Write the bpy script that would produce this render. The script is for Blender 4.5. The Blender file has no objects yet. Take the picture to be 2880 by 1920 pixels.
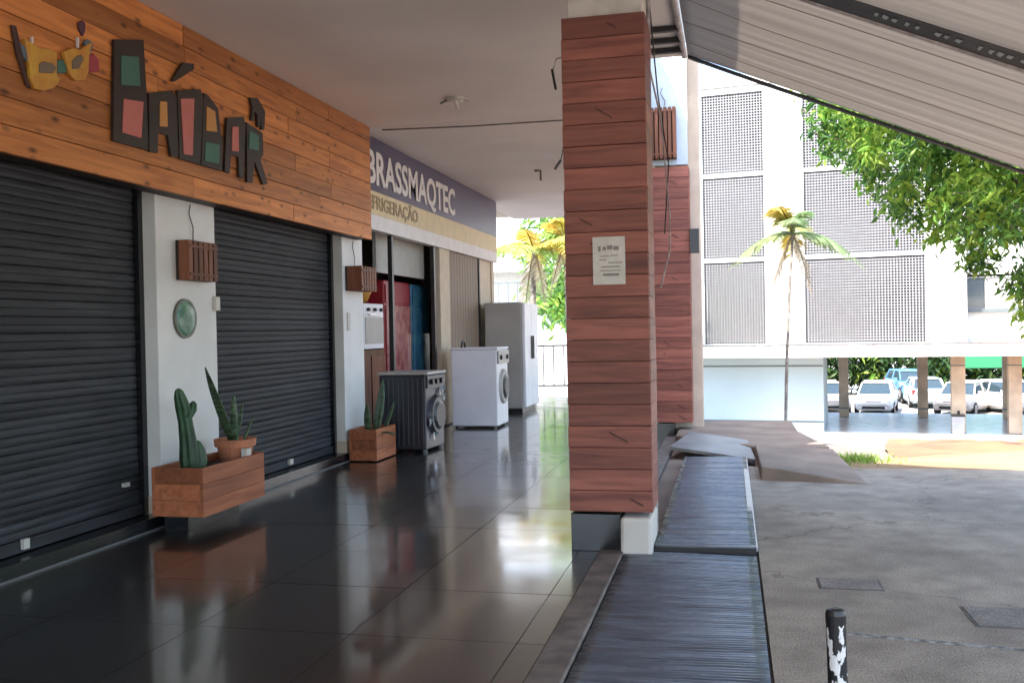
import bpy, bmesh, math, random
from mathutils import Vector, Matrix
import numpy as np
random.seed(7); rng = np.random.default_rng(7)
SC = bpy.context.scene
COL = SC.collection
R = math.radians

# ------------------------------------------------------------------ camera, sky, sun, exposure
cam_d = bpy.data.cameras.new("camera"); cam = bpy.data.objects.new("camera", cam_d); COL.objects.link(cam)
cam_d.sensor_width = 36.0; cam_d.lens = 33.75; cam_d.clip_end = 2000; cam_d.clip_start = 0.05
rot = Matrix(((0.97484, 0.01608, 0.22232), (0.22206, 0.01625, -0.97490), (-0.01929, 0.99974, 0.01227)))
cam.matrix_world = Matrix.Translation((0, 0, 1.25)) @ rot.to_4x4()
SC.camera = cam

SUN_EL = R(56); SX, SY = -0.566, -0.824            # horizontal direction towards the sun
world = bpy.data.worlds.new("World"); SC.world = world; world.use_nodes = True
wn = world.node_tree; bg = wn.nodes["Background"]; bg.inputs[1].default_value = 0.15
sky = wn.nodes.new("ShaderNodeTexSky"); sky.sky_type = 'NISHITA'; sky.sun_disc = False
sky.sun_elevation = SUN_EL; sky.sun_rotation = math.atan2(SX, SY)
sky.air_density = 0.9; sky.dust_density = 2.0; sky.ozone_density = 0.5
wn.links.new(sky.outputs[0], bg.inputs[0])
sun_d = bpy.data.lights.new("sun", 'SUN'); sun_d.energy = 2.7; sun_d.angle = R(0.5); sun_d.color = (1.0, 0.95, 0.86)
sun = bpy.data.objects.new("sun", sun_d); COL.objects.link(sun)
sv = Vector((SX * math.cos(SUN_EL), SY * math.cos(SUN_EL), math.sin(SUN_EL)))
sun.rotation_euler = sv.to_track_quat('Z', 'Y').to_euler(); sun.location = (-10, -15, 30)
SC.view_settings.view_transform = 'Standard'; SC.view_settings.look = 'None'
SC.view_settings.exposure = 2.72; SC.view_settings.gamma = 1.0
SC.cycles.use_denoising = True
SC.cycles.max_bounces = 10; SC.cycles.diffuse_bounces = 6; SC.cycles.glossy_bounces = 4; SC.cycles.transmission_bounces = 4
SC.cycles.caustics_reflective = False; SC.cycles.caustics_refractive = False
SC.cycles.sample_clamp_indirect = 6.0

# ------------------------------------------------------------------ materials
MATS = {}
def _nt(name):
    m = bpy.data.materials.new(name); m.use_nodes = True
    return m, m.node_tree, m.node_tree.nodes["Principled BSDF"]

def mat(name, col, rough=0.6, var=0.12, scale=3.0, bump=0.0, bscale=40.0, metal=0.0, col2=None, stretch=(1, 1, 1), spec=0.5, objvar=0.0, detail=6.0, ramp=(0.35, 0.7)):
    if name in MATS: return MATS[name]
    m, nt, p = _nt(name); N, Lk = nt.nodes, nt.links
    tc = N.new("ShaderNodeTexCoord"); mp = N.new("ShaderNodeMapping"); mp.inputs['Scale'].default_value = stretch
    gm = N.new("ShaderNodeNewGeometry")
    Lk.new(gm.outputs['Position'], mp.inputs[0])
    nz = N.new("ShaderNodeTexNoise"); nz.inputs['Scale'].default_value = scale; nz.inputs['Detail'].default_value = detail
    Lk.new(mp.outputs[0], nz.inputs['Vector'])
    rp = N.new("ShaderNodeValToRGB"); c = Vector(col)
    c2 = Vector(col2) if col2 else c * (1 - var * 2)
    rp.color_ramp.elements[0].position = ramp[0]; rp.color_ramp.elements[1].position = ramp[1]
    rp.color_ramp.elements[0].color = (*c2, 1); rp.color_ramp.elements[1].color = (*(c * (1 + (0 if col2 else var))), 1)
    Lk.new(nz.outputs['Fac'], rp.inputs[0])
    out = rp.outputs[0]
    if objvar:
        oi = N.new("ShaderNodeObjectInfo"); hs = N.new("ShaderNodeHueSaturation")
        mr = N.new("ShaderNodeMapRange"); mr.inputs[3].default_value = 1 - objvar; mr.inputs[4].default_value = 1 + objvar
        Lk.new(oi.outputs['Random'], mr.inputs[0]); Lk.new(mr.outputs[0], hs.inputs['Value']); Lk.new(out, hs.inputs['Color']); out = hs.outputs[0]
    Lk.new(out, p.inputs['Base Color'])
    p.inputs['Roughness'].default_value = rough; p.inputs['Metallic'].default_value = metal
    p.inputs['Specular IOR Level'].default_value = spec
    if rough > 0.08:
        m2 = N.new("ShaderNodeMapRange"); m2.inputs[3].default_value = max(0.02, rough * 0.8); m2.inputs[4].default_value = min(1, rough * 1.2)
        Lk.new(nz.outputs['Fac'], m2.inputs[0]); Lk.new(m2.outputs[0], p.inputs['Roughness'])
    if bump:
        n2 = N.new("ShaderNodeTexNoise"); n2.inputs['Scale'].default_value = bscale; n2.inputs['Detail'].default_value = 5
        Lk.new(mp.outputs[0], n2.inputs['Vector'])
        bp = N.new("ShaderNodeBump"); bp.inputs['Strength'].default_value = bump; bp.inputs['Distance'].default_value = 0.01
        Lk.new(n2.outputs['Fac'], bp.inputs['Height']); Lk.new(bp.outputs[0], p.inputs['Normal'])
    MATS[name] = m
    return m

def wood(name, light, dark, along='Y', rough=0.55, knots=True):
    """board wood: grain along one axis, knots, each board its own tone"""
    m, nt, p = _nt(name); N, Lk = nt.nodes, nt.links
    gm = N.new("ShaderNodeNewGeometry"); oi = N.new("ShaderNodeObjectInfo")
    off = N.new("ShaderNodeVectorMath"); off.operation = 'MULTIPLY_ADD'
    cmb = N.new("ShaderNodeCombineXYZ")
    for k in range(3): Lk.new(oi.outputs['Random'], cmb.inputs[k])
    off.inputs[1].default_value = (37, 53, 71); Lk.new(cmb.outputs[0], off.inputs[0]); Lk.new(gm.outputs['Position'], off.inputs[2])
    st = {'X': (1.2, 14, 14), 'Y': (14, 1.2, 14), 'Z': (14, 14, 1.2)}[along]
    mp = N.new("ShaderNodeMapping"); mp.inputs['Scale'].default_value = st; Lk.new(off.outputs[0], mp.inputs[0])
    nz = N.new("ShaderNodeTexNoise"); nz.inputs['Scale'].default_value = 1.6; nz.inputs['Detail'].default_value = 8; nz.inputs['Distortion'].default_value = 0.8
    Lk.new(mp.outputs[0], nz.inputs['Vector'])
    rp = N.new("ShaderNodeValToRGB"); e = rp.color_ramp.elements
    e[0].position = 0.3; e[1].position = 0.68; e[0].color = (*dark, 1); e[1].color = (*light, 1)
    Lk.new(nz.outputs['Fac'], rp.inputs[0]); out = rp.outputs[0]
    if knots:
        kst = {'X': (1.0, 2.2, 2.2), 'Y': (2.2, 1.0, 2.2), 'Z': (2.2, 2.2, 1.0)}[along]
        mk = N.new("ShaderNodeMapping"); mk.inputs['Scale'].default_value = kst; Lk.new(off.outputs[0], mk.inputs[0])
        vo = N.new("ShaderNodeTexVoronoi"); vo.inputs['Scale'].default_value = 5.2; Lk.new(mk.outputs[0], vo.inputs['Vector'])
        kr = N.new("ShaderNodeMapRange"); kr.inputs[1].default_value = 0.05; kr.inputs[2].default_value = 0.24; kr.inputs[3].default_value = 0.26; kr.inputs[4].default_value = 1.0
        Lk.new(vo.outputs['Distance'], kr.inputs[0])
        mx = N.new("ShaderNodeMixRGB"); mx.blend_type = 'MULTIPLY'; mx.inputs[0].default_value = 1.0
        Lk.new(out, mx.inputs[1]); Lk.new(kr.outputs[0], mx.inputs[2]); out = mx.outputs[0]
    hs = N.new("ShaderNodeHueSaturation"); mr = N.new("ShaderNodeMapRange"); mr.inputs[3].default_value = 0.62; mr.inputs[4].default_value = 1.22
    Lk.new(oi.outputs['Random'], mr.inputs[0]); Lk.new(mr.outputs[0], hs.inputs['Value']); Lk.new(out, hs.inputs['Color'])
    Lk.new(hs.outputs[0], p.inputs['Base Color']); p.inputs['Roughness'].default_value = rough; p.inputs['Specular IOR Level'].default_value = 0.35
    bp = N.new("ShaderNodeBump"); bp.inputs['Strength'].default_value = 0.25; bp.inputs['Distance'].default_value = 0.004
    Lk.new(nz.outputs['Fac'], bp.inputs['Height']); Lk.new(bp.outputs[0], p.inputs['Normal'])
    MATS[name] = m; return m

def leafmat(name, rough=0.5, trans=0.45):
    m, nt, p = _nt(name); N, Lk = nt.nodes, nt.links
    at = N.new("ShaderNodeAttribute"); at.attribute_name = "Col"
    Lk.new(at.outputs['Color'], p.inputs['Base Color']); p.inputs['Roughness'].default_value = rough; p.inputs['Specular IOR Level'].default_value = 0.3
    tr = N.new("ShaderNodeBsdfTranslucent"); mx = N.new("ShaderNodeMixShader"); mx.inputs[0].default_value = trans
    br = N.new("ShaderNodeHueSaturation"); br.inputs['Value'].default_value = 1.5; Lk.new(at.outputs['Color'], br.inputs['Color']); Lk.new(br.outputs[0], tr.inputs['Color'])
    Lk.new(p.outputs[0], mx.inputs[1]); Lk.new(tr.outputs[0], mx.inputs[2]); Lk.new(mx.outputs[0], N["Material Output"].inputs[0])
    MATS[name] = m; return m

def fabric(name, col, trans, col2):
    m, nt, p = _nt(name); N, Lk = nt.nodes, nt.links
    gm = N.new("ShaderNodeNewGeometry"); mp = N.new("ShaderNodeMapping"); mp.inputs['Scale'].default_value = (0.15, 7, 0.15)
    Lk.new(gm.outputs['Position'], mp.inputs[0])
    nz = N.new("ShaderNodeTexNoise"); nz.inputs['Scale'].default_value = 1.5; nz.inputs['Detail'].default_value = 5; Lk.new(mp.outputs[0], nz.inputs['Vector'])
    rp = N.new("ShaderNodeValToRGB"); rp.color_ramp.elements[0].position = 0.35; rp.color_ramp.elements[1].position = 0.7
    rp.color_ramp.elements[0].color = (*col2, 1); rp.color_ramp.elements[1].color = (*col, 1); Lk.new(nz.outputs['Fac'], rp.inputs[0])
    Lk.new(rp.outputs[0], p.inputs['Base Color']); p.inputs['Roughness'].default_value = 0.55; p.inputs['Specular IOR Level'].default_value = 0.4
    tr = N.new("ShaderNodeBsdfTranslucent"); Lk.new(rp.outputs[0], tr.inputs['Color'])
    mx = N.new("ShaderNodeMixShader"); mx.inputs[0].default_value = trans
    Lk.new(p.outputs[0], mx.inputs[1]); Lk.new(tr.outputs[0], mx.inputs[2]); Lk.new(mx.outputs[0], N["Material Output"].inputs[0])
    MATS[name] = m; return m

def flat(name, col, rough=0.6, metal=0.0, spec=0.5):
    if name in MATS: return MATS[name]
    return mat(name, col, rough, var=0.05, scale=6.0, metal=metal, spec=spec)

M_sign = wood("sign pine", (0.64, 0.25, 0.072), (0.38, 0.128, 0.037), 'Y', 0.5)
M_clad = wood("pillar cladding wood", (0.335, 0.118, 0.08), (0.165, 0.054, 0.042), 'X', 0.55, knots=False)
M_cladY = wood("pillar side wood", (0.31, 0.108, 0.074), (0.15, 0.05, 0.04), 'Y', 0.55, knots=False)
M_knot = mat("dark wood knot", (0.11, 0.04, 0.032), 0.7, var=0.2, scale=30)
M_plant = wood("planter wood", (0.47, 0.16, 0.07), (0.27, 0.085, 0.04), 'Y', 0.55, knots=False)
M_slat = wood("lamp slat wood", (0.22, 0.085, 0.045), (0.11, 0.04, 0.022), 'Z', 0.55, knots=False)
M_white = mat("white wall paint", (0.75, 0.76, 0.75), 0.55, scale=2.2, bump=0.08, col2=(0.64, 0.65, 0.63), detail=9)
M_offw = mat("aged off white paint", (0.62, 0.58, 0.52), 0.7, var=0.12, scale=4, bump=0.15, col2=(0.36, 0.31, 0.26), ramp=(0.25, 0.5))
M_beige = mat("beige plaster", (0.56, 0.46, 0.36), 0.75, var=0.1, scale=3, bump=0.1)
M_ceil = mat("ceiling paint", (0.84, 0.81, 0.815), 0.8, scale=0.8, bump=0.04, col2=(0.73, 0.70, 0.70))
M_shut = mat("shutter steel paint", (0.034, 0.037, 0.043), 0.6, var=0.25, scale=4, stretch=(1, 0.5, 6), spec=0.35, objvar=0.22)
M_tile = mat("polished dark granite", (0.019, 0.018, 0.018), 0.15, var=0.25, scale=60, objvar=0.12, spec=0.7)
_p = M_tile.node_tree.nodes["Principled BSDF"]
for _l in list(M_tile.node_tree.links):
    if _l.to_socket == _p.inputs['Roughness']: M_tile.node_tree.links.remove(_l)
_p.inputs['Roughness'].default_value = 0.34; _p.inputs['Coat Weight'].default_value = 1.0; _p.inputs['Coat Roughness'].default_value = 0.11; _p.inputs['Coat IOR'].default_value = 1.55
_N = M_tile.node_tree; _g = _N.nodes.new("ShaderNodeNewGeometry"); _n = _N.nodes.new("ShaderNodeTexNoise"); _n.inputs['Scale'].default_value = 2.6; _n.inputs['Detail'].default_value = 9; _n.inputs['Distortion'].default_value = .5
_m = _N.nodes.new("ShaderNodeMapRange"); _m.inputs[1].default_value = .35; _m.inputs[2].default_value = .7; _m.inputs[3].default_value = .07; _m.inputs[4].default_value = .17
_N.links.new(_g.outputs['Position'], _n.inputs['Vector']); _N.links.new(_n.outputs['Fac'], _m.inputs[0]); _N.links.new(_m.outputs[0], _p.inputs['Coat Roughness'])
M_grout = flat("grout", (0.03, 0.029, 0.028), 0.7)
M_step = mat("black granite step", (0.010, 0.011, 0.013), 0.2, var=0.2, scale=40)
M_kerb = mat("kerb concrete", (0.2, 0.165, 0.142), 0.75, var=0.2, scale=9, bump=0.2)
def paving(name, a, b, crack=0.55):
    m, nt, p = _nt(name); N, Lk = nt.nodes, nt.links; gm = N.new("ShaderNodeNewGeometry")
    def noise(sc, det, dist=0.0):
        n = N.new("ShaderNodeTexNoise"); n.inputs['Scale'].default_value = sc; n.inputs['Detail'].default_value = det; n.inputs['Distortion'].default_value = dist; Lk.new(gm.outputs['Position'], n.inputs['Vector']); return n
    big, mid, fine = noise(0.9, 6, 0.4), noise(5.5, 8), noise(120, 3)
    rp = N.new("ShaderNodeValToRGB"); rp.color_ramp.elements[0].position = .36; rp.color_ramp.elements[1].position = .62; rp.color_ramp.elements[0].color = (*b, 1); rp.color_ramp.elements[1].color = (*a, 1); Lk.new(big.outputs['Fac'], rp.inputs[0])
    out = rp.outputs[0]
    for n, lo, hi in ((mid, .78, 1.18), (fine, .62, 1.32)):
        mr = N.new("ShaderNodeMapRange"); mr.inputs[1].default_value = .3; mr.inputs[2].default_value = .7; mr.inputs[3].default_value = lo; mr.inputs[4].default_value = hi; Lk.new(n.outputs['Fac'], mr.inputs[0])
        mx = N.new("ShaderNodeMixRGB"); mx.blend_type = 'MULTIPLY'; mx.inputs[0].default_value = 1; Lk.new(out, mx.inputs[1]); Lk.new(mr.outputs[0], mx.inputs[2]); out = mx.outputs[0]
    ad = N.new("ShaderNodeVectorMath"); ad.operation = 'MULTIPLY_ADD'; ad.inputs[1].default_value = (.5, .5, 0); Lk.new(mid.outputs['Color'], ad.inputs[0]); Lk.new(gm.outputs['Position'], ad.inputs[2])
    vo = N.new("ShaderNodeTexVoronoi"); vo.feature = 'DISTANCE_TO_EDGE'; vo.inputs['Scale'].default_value = .55; Lk.new(ad.outputs[0], vo.inputs['Vector'])
    cr = N.new("ShaderNodeMapRange"); cr.inputs[1].default_value = 0.0; cr.inputs[2].default_value = .006; cr.inputs[3].default_value = crack; cr.inputs[4].default_value = 1; Lk.new(vo.outputs['Distance'], cr.inputs[0])
    mx = N.new("ShaderNodeMixRGB"); mx.blend_type = 'MULTIPLY'; mx.inputs[0].default_value = 1; Lk.new(out, mx.inputs[1]); Lk.new(cr.outputs[0], mx.inputs[2])
    Lk.new(mx.outputs[0], p.inputs['Base Color']); p.inputs['Roughness'].default_value = .8; p.inputs['Specular IOR Level'].default_value = .3
    bp = N.new("ShaderNodeBump"); bp.inputs['Strength'].default_value = .7; bp.inputs['Distance'].default_value = .006; Lk.new(fine.outputs['Fac'], bp.inputs['Height']); Lk.new(bp.outputs[0], p.inputs['Normal'])
    MATS[name] = m; return m
M_road = paving("worn cement road", (0.45, 0.385, 0.305), (0.31, 0.265, 0.212))
M_road_old = mat("worn asphalt concrete", (0.38, 0.352, 0.315), 0.82, scale=1.3, var=0.1, col2=(0.27, 0.25, 0.228), bump=0.45, bscale=90, detail=10)
M_stain = mat("dark cover frame", (0.2, 0.18, 0.16), 0.8, scale=9, var=0.2, col2=(0.09, 0.082, 0.075), bump=0.5, bscale=90)
M_conc = mat("ramp concrete", (0.34, 0.258, 0.2), 0.85, scale=2.2, col2=(0.2, 0.152, 0.12), bump=0.5, bscale=60, detail=9)
M_slab = mat("smooth cement slab", (0.30, 0.30, 0.29), 0.45, scale=4, col2=(0.19, 0.2, 0.2), bump=0.15)
M_rub = mat("ribbed dark plate", (0.15, 0.175, 0.205), 0.27, scale=3, col2=(0.085, 0.098, 0.115), stretch=(1, 6, 1), detail=9)
M_alu = flat("dull aluminium", (0.5, 0.5, 0.48), 0.4, metal=0.6)
M_steel = flat("dark steel", (0.03, 0.028, 0.03), 0.45, metal=0.3)
M_tube = mat("chipped painted tube", (0.42, 0.36, 0.35), 0.5, var=0.2, scale=20)
M_dirt = mat("dusty grey ground", (0.31, 0.29, 0.265), 0.95, scale=0.5, col2=(0.24, 0.225, 0.21), bump=0.6, bscale=14, detail=10)
M_pave = mat("pale paving", (0.34, 0.3, 0.275), 0.85, scale=1.2, var=0.12, bump=0.2)
M_fw = mat("weathered white facade paint", (0.60, 0.61, 0.61), 0.7, scale=0.9, col2=(0.52, 0.53, 0.53), stretch=(1, 1, .4))
M_fstain = mat("weathered beam paint", (0.72, 0.69, 0.65), 0.8, scale=1.4, col2=(0.42, 0.37, 0.35), stretch=(3, 3, 0.6), ramp=(0.3, 0.5))
M_lat = flat("lattice block", (0.27, 0.27, 0.28), 0.85)
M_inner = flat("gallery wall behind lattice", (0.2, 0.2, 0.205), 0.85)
M_lob = mat("pale blue lobby paint", (0.42, 0.52, 0.56), 0.6, var=0.03, scale=0.8)
M_trim = flat("grey trim", (0.11, 0.135, 0.14), 0.5)
M_col = mat("ochre column plaster", (0.50, 0.415, 0.31), 0.75, scale=1.5, var=0.15)
M_gfl = mat("polished lobby floor", (0.42, 0.41, 0.41), 0.22, var=0.1, scale=3)
M_glass = flat("grey window glass", (0.10, 0.13, 0.15), 0.08, spec=0.8)
M_blind = flat("pale blind", (0.5, 0.5, 0.48), 0.7)
M_green = flat("green tarpaulin", (0.03, 0.22, 0.10), 0.6)
M_bark = mat("bark", (0.14, 0.10, 0.075), 0.9, scale=9, var=0.3, bump=0.6, bscale=30)
M_ptrunk = mat("palm bark", (0.27, 0.24, 0.21), 0.85, scale=10, var=0.3, bump=0.4)
M_leaf = leafmat("leaf"); M_pfr = leafmat("palm frond leaf", trans=0.5)
M_wmach = mat("white enamel", (0.82, 0.82, 0.86), 0.3, var=0.03, scale=3)
M_fridge = mat("aged fridge enamel", (0.42, 0.395, 0.365), 0.4, var=0.06, scale=2)
M_dmach = mat("charcoal enamel", (0.032, 0.034, 0.045), 0.35, var=0.1, scale=4)
M_chrome = flat("chrome", (0.6, 0.6, 0.62), 0.18, metal=1.0)
M_blackp = flat("black plastic", (0.015, 0.015, 0.016), 0.35)
M_soil = mat("soil", (0.06, 0.04, 0.03), 0.95, scale=30, var=0.4, bump=0.6)
M_cactus = mat("cactus green", (0.035, 0.09, 0.04), 0.5, scale=8, var=0.3)
M_snake = mat("snake plant green", (0.07, 0.13, 0.06), 0.45, scale=12, var=0.4, stretch=(1, 1, 5))
M_terra = mat("terracotta", (0.5, 0.19, 0.10), 0.8, scale=7, var=0.15)
M_let = mat("sign letter brown", (0.03, 0.016, 0.011), 0.55, scale=8, var=0.25)
M_lg = flat("sign green", (0.05, 0.145, 0.105), 0.6); M_lp = flat("sign salmon", (0.52, 0.155, 0.13), 0.6); M_ly = flat("sign yellow", (0.55, 0.26, 0.07), 0.6)
M_gold = mat("mask gold", (0.60, 0.36, 0.05), 0.4, scale=14, col2=(0.5, 0.2, 0.04)); M_fdk = flat("dark feather", (0.06, 0.025, 0.02), 0.7)
M_fbl = flat("blue grey feather", (0.11, 0.15, 0.18), 0.7); M_fpu = flat("purple feather", (0.09, 0.03, 0.05), 0.7); M_fmg = flat("magenta feather", (0.36, 0.05, 0.07), 0.7); M_eye = flat("mask eye", (0.17, 0.13, 0.09), 0.6)
M_navy = mat("navy sign face", (0.075, 0.065, 0.13), 0.35, scale=1.0, var=0.1); M_signw = flat("sign white", (0.70, 0.68, 0.68), 0.5); M_cream = flat("sign cream strip", (0.64, 0.52, 0.30), 0.5); M_sgrey = flat("sign bronze letters", (0.30, 0.22, 0.12), 0.5)
M_paper = mat("paper", (0.62, 0.60, 0.55), 0.7, var=0.05, scale=20); M_ink = flat("faded ink", (0.27, 0.24, 0.23), 0.8)
M_oval = mat("green plaque glaze", (0.05, 0.15, 0.10), 0.22, scale=9, col2=(0.25, 0.42, 0.30), ramp=(0.3, 0.6))
M_rim = flat("plaque rim", (0.10, 0.10, 0.07), 0.4)
M_ivory = flat("ivory plastic", (0.6, 0.58, 0.52), 0.4)
M_grey = flat("shop grey panel", (0.21, 0.22, 0.21), 0.6); M_brown = flat("brown shutter panel", (0.24, 0.185, 0.14), 0.6); M_cream2 = flat("cream pillar paint", (0.58, 0.49, 0.37), 0.6)
M_coolred = flat("cooler red", (0.28, 0.012, 0.03), 0.35); M_pink = mat("cooler print", (0.42, 0.18, 0.15), 0.4, scale=9, col2=(0.22, 0.03, 0.05)); M_blue = mat("cooler blue", (0.02, 0.09, 0.20), 0.35, scale=5, col2=(0.06, 0.2, 0.28))
M_yel = flat("yellow plastic", (0.5, 0.25, 0.03), 0.5); M_card = mat("brown cardboard", (0.2, 0.11, 0.065), 0.85, scale=4, var=0.2)
M_awn = fabric("awning canvas", (0.51, 0.47, 0.43), 0.4, (0.465, 0.425, 0.388)); M_hem = flat("black hem", (0.012, 0.013, 0.015), 0.6)
M_hemw = flat("worn white print", (0.35, 0.4, 0.4), 0.6)
M_bol = mat("chipped bollard paint", (0.75, 0.74, 0.72), 0.5, scale=34, col2=(0.012, 0.012, 0.013), ramp=(0.54, 0.56), stretch=(1, 1, 0.5))
M_plaq = flat("dark meter box", (0.05, 0.05, 0.05), 0.5)
M_tyre = flat("tyre", (0.015, 0.015, 0.015), 0.8); M_rimc = flat("wheel rim", (0.4, 0.4, 0.42), 0.3, metal=0.7); M_cglass = flat("car glass", (0.03, 0.05, 0.065), 0.08, spec=0.6)
M_light = flat("headlamp", (0.7, 0.72, 0.75), 0.1); M_tail = flat("tail lamp", (0.4, 0.02, 0.02), 0.2)
M_rail = flat("rail iron", (0.10, 0.085, 0.08), 0.6); M_binm = flat("grey bin plastic", (0.3, 0.32, 0.34), 0.5)
M_line = mat("faded road paint", (0.38, 0.37, 0.35), 0.8, scale=30, col2=(0.14, 0.135, 0.125), ramp=(0.4, 0.6))

# ------------------------------------------------------------------ builders
class MB:
    def __init__(s): s.v = []; s.f = []; s.c = None
    def box(s, x0, x1, y0, y1, z0, z1, tf=None):
        b = len(s.v); q = [(x0, y0, z0), (x1, y0, z0), (x1, y1, z0), (x0, y1, z0), (x0, y0, z1), (x1, y0, z1), (x1, y1, z1), (x0, y1, z1)]
        if tf: q = [tuple(tf @ Vector(p)) for p in q]
        s.v += q; s.f += [tuple(b + i for i in f) for f in ((0, 3, 2, 1), (4, 5, 6, 7), (0, 1, 5, 4), (1, 2, 6, 5), (2, 3, 7, 6), (3, 0, 4, 7))]
        return s
    def hexa(s, q):                                            # eight corners, bottom ring then top ring
        b = len(s.v); s.v += [tuple(p) for p in q]
        s.f += [tuple(b + i for i in f) for f in ((0, 3, 2, 1), (4, 5, 6, 7), (0, 1, 5, 4), (1, 2, 6, 5), (2, 3, 7, 6), (3, 0, 4, 7))]
        return s
    def tube(s, pts, rad, n=8, cap=True):
        pts = [Vector(p) for p in pts]; rads = rad if isinstance(rad, (list, tuple)) else [rad] * len(pts); b = len(s.v)
        for i, p in enumerate(pts):
            t = (pts[min(i + 1, len(pts) - 1)] - pts[max(i - 1, 0)]).normalized()
            a = Vector((0, 0, 1)) if abs(t.z) < 0.9 else Vector((1, 0, 0))
            u = t.cross(a).normalized(); w = t.cross(u)
            for k in range(n):
                an = 2 * math.pi * k / n; s.v.append(tuple(p + (u * math.cos(an) + w * math.sin(an)) * rads[i]))
        for i in range(len(pts) - 1):
            for k in range(n):
                k2 = (k + 1) % n; s.f.append((b + i * n + k, b + i * n + k2, b + (i + 1) * n + k2, b + (i + 1) * n + k))
        if cap:
            s.f.append(tuple(b + k for k in range(n))[::-1]); s.f.append(tuple(b + (len(pts) - 1) * n + k for k in range(n)))
        return s
    def lathe(s, prof, c=(0, 0, 0), n=20):
        b = len(s.v)
        for r, z in prof:
            for k in range(n): s.v.append((c[0] + r * math.cos(2 * math.pi * k / n), c[1] + r * math.sin(2 * math.pi * k / n), c[2] + z))
        for i in range(len(prof) - 1):
            for k in range(n): k2 = (k + 1) % n; s.f.append((b + i * n + k, b + i * n + k2, b + (i + 1) * n + k2, b + (i + 1) * n + k))
        s.f.append(tuple(b + k for k in range(n))[::-1]); s.f.append(tuple(b + (len(prof) - 1) * n + k for k in range(n)))
        return s
    def prismx(s, poly, x0, x1):                               # outline in (y, z) given a thickness along x
        b = len(s.v); n = len(poly)
        s.v += [(x0, y, z) for y, z in poly] + [(x1, y, z) for y, z in poly]
        s.f += [tuple(range(b, b + n)), tuple(range(b + n, b + 2 * n))[::-1]] + [(b + i, b + n + i, b + n + (i + 1) % n, b + (i + 1) % n) for i in range(n)]
        return s
    def prismy(s, poly, y0, y1):
        b = len(s.v); n = len(poly)
        s.v += [(x, y0, z) for x, z in poly] + [(x, y1, z) for x, z in poly]
        s.f += [tuple(range(b, b + n)), tuple(range(b + n, b + 2 * n))[::-1]] + [(b + i, b + n + i, b + n + (i + 1) % n, b + (i + 1) % n) for i in range(n)]
        return s
    def prismz(s, poly, z0, z1):
        b = len(s.v); n = len(poly)
        s.v += [(x, y, z0) for x, y in poly] + [(x, y, z1) for x, y in poly]
        s.f += [tuple(range(b, b + n)), tuple(range(b + n, b + 2 * n))[::-1]] + [(b + i, b + n + i, b + n + (i + 1) % n, b + (i + 1) % n) for i in range(n)]
        return s
    def mesh(s, name, m, smooth=False):
        me = bpy.data.meshes.new(name); me.from_pydata(s.v, [], s.f); me.materials.append(m)
        bm = bmesh.new(); bm.from_mesh(me); bmesh.ops.recalc_face_normals(bm, faces=bm.faces); bm.to_mesh(me); bm.free()
        if s.c is not None:
            a = me.color_attributes.new("Col", 'FLOAT_COLOR', 'POINT'); a.data.foreach_set("color", np.asarray(s.c, dtype=np.float32).ravel())
        if smooth: me.shade_smooth()
        return me
    def build(s, name, m, parent=None, smooth=False, bevel=0.0, kind=None, label=None):
        o = bpy.data.objects.new(name, s.mesh(name, m, smooth)); COL.objects.link(o)
        if parent: o.parent = parent
        if bevel:
            bv = o.modifiers.new("bevel", 'BEVEL'); bv.width = bevel; bv.segments = 2; bv.limit_method = 'ANGLE'; bv.angle_limit = R(40)
        if kind: o["kind"] = kind
        if label: o["label"] = label
        return o

def tag(o, label, cat, group=None):
    o["label"] = label; o["category"] = cat
    if group: o["group"] = group
    return o
def thing(name, label, cat, loc=(0, 0, 0), rz=0.0, group=None):
    o = bpy.data.objects.new(name, None); o.empty_display_size = 0.1; COL.objects.link(o)
    o.location = loc; o.rotation_euler = (0, 0, rz); return tag(o, label, cat, group)
def structure(o): o["kind"] = "structure"; return o
def copy_of(src, name, parent, loc, mesh=None):
    o = src.copy(); o.name = name; o.parent = parent; o.location = loc; COL.objects.link(o); return o
def B(x0, x1, y0, y1, z0, z1): return MB().box(x0, x1, y0, y1, z0, z1)

# ------------------------------------------------------------------ ground
def gz(x, y):
    t = min(max((y - 9.2) / 21.5, 0), 1); z = -0.04 - 2.5 * t
    if y > 41: z -= 0.5 * min((y - 41) / 4, 1)
    return z
xs = [-300, -150, -80, -50, -35, -25, -18] + [-14 + i * 1.0 for i in range(42)] + [30, 40, 55, 80, 150, 300]
ys = [-150, -60, -25, -12, -5, 0, 4, 8, 9.2] + [9.8 + i * 0.8 for i in range(40)] + [42, 43, 45, 48, 52, 60, 75, 100, 160, 400]
g = MB()
for y in ys:
    for x in xs:
        j = 0.05 * (math.sin(x * 1.7 + y * 0.9) + math.sin(x * 0.8 - y * 1.3)) if 9.5 < y < 30 else 0
        g.v.append((x, y, gz(x, y) + j))
nx = len(xs)
for j in range(len(ys) - 1):
    for i in range(nx - 1): g.f.append((j * nx + i, j * nx + i + 1, (j + 1) * nx + i + 1, (j + 1) * nx + i))
structure(g.build("ground", M_dirt, smooth=True))
M_earth = mat("sunlit ochre earth", (0.285, 0.2, 0.105), 0.95, scale=0.9, col2=(0.25, 0.15, 0.075), bump=0.6, bscale=14, detail=10, ramp=(0.42, 0.62))  # the soil's own ochre tone, patchy
M_red = mat("red laterite earth", (0.27, 0.135, 0.07), 0.95, scale=0.8, col2=(0.2, 0.085, 0.046), bump=0.7, bscale=9, detail=10)
M_path = mat("grey pinkish path", (0.185, 0.163, 0.15), 0.85, scale=1.2, col2=(0.15, 0.13, 0.118), bump=0.2)
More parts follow.
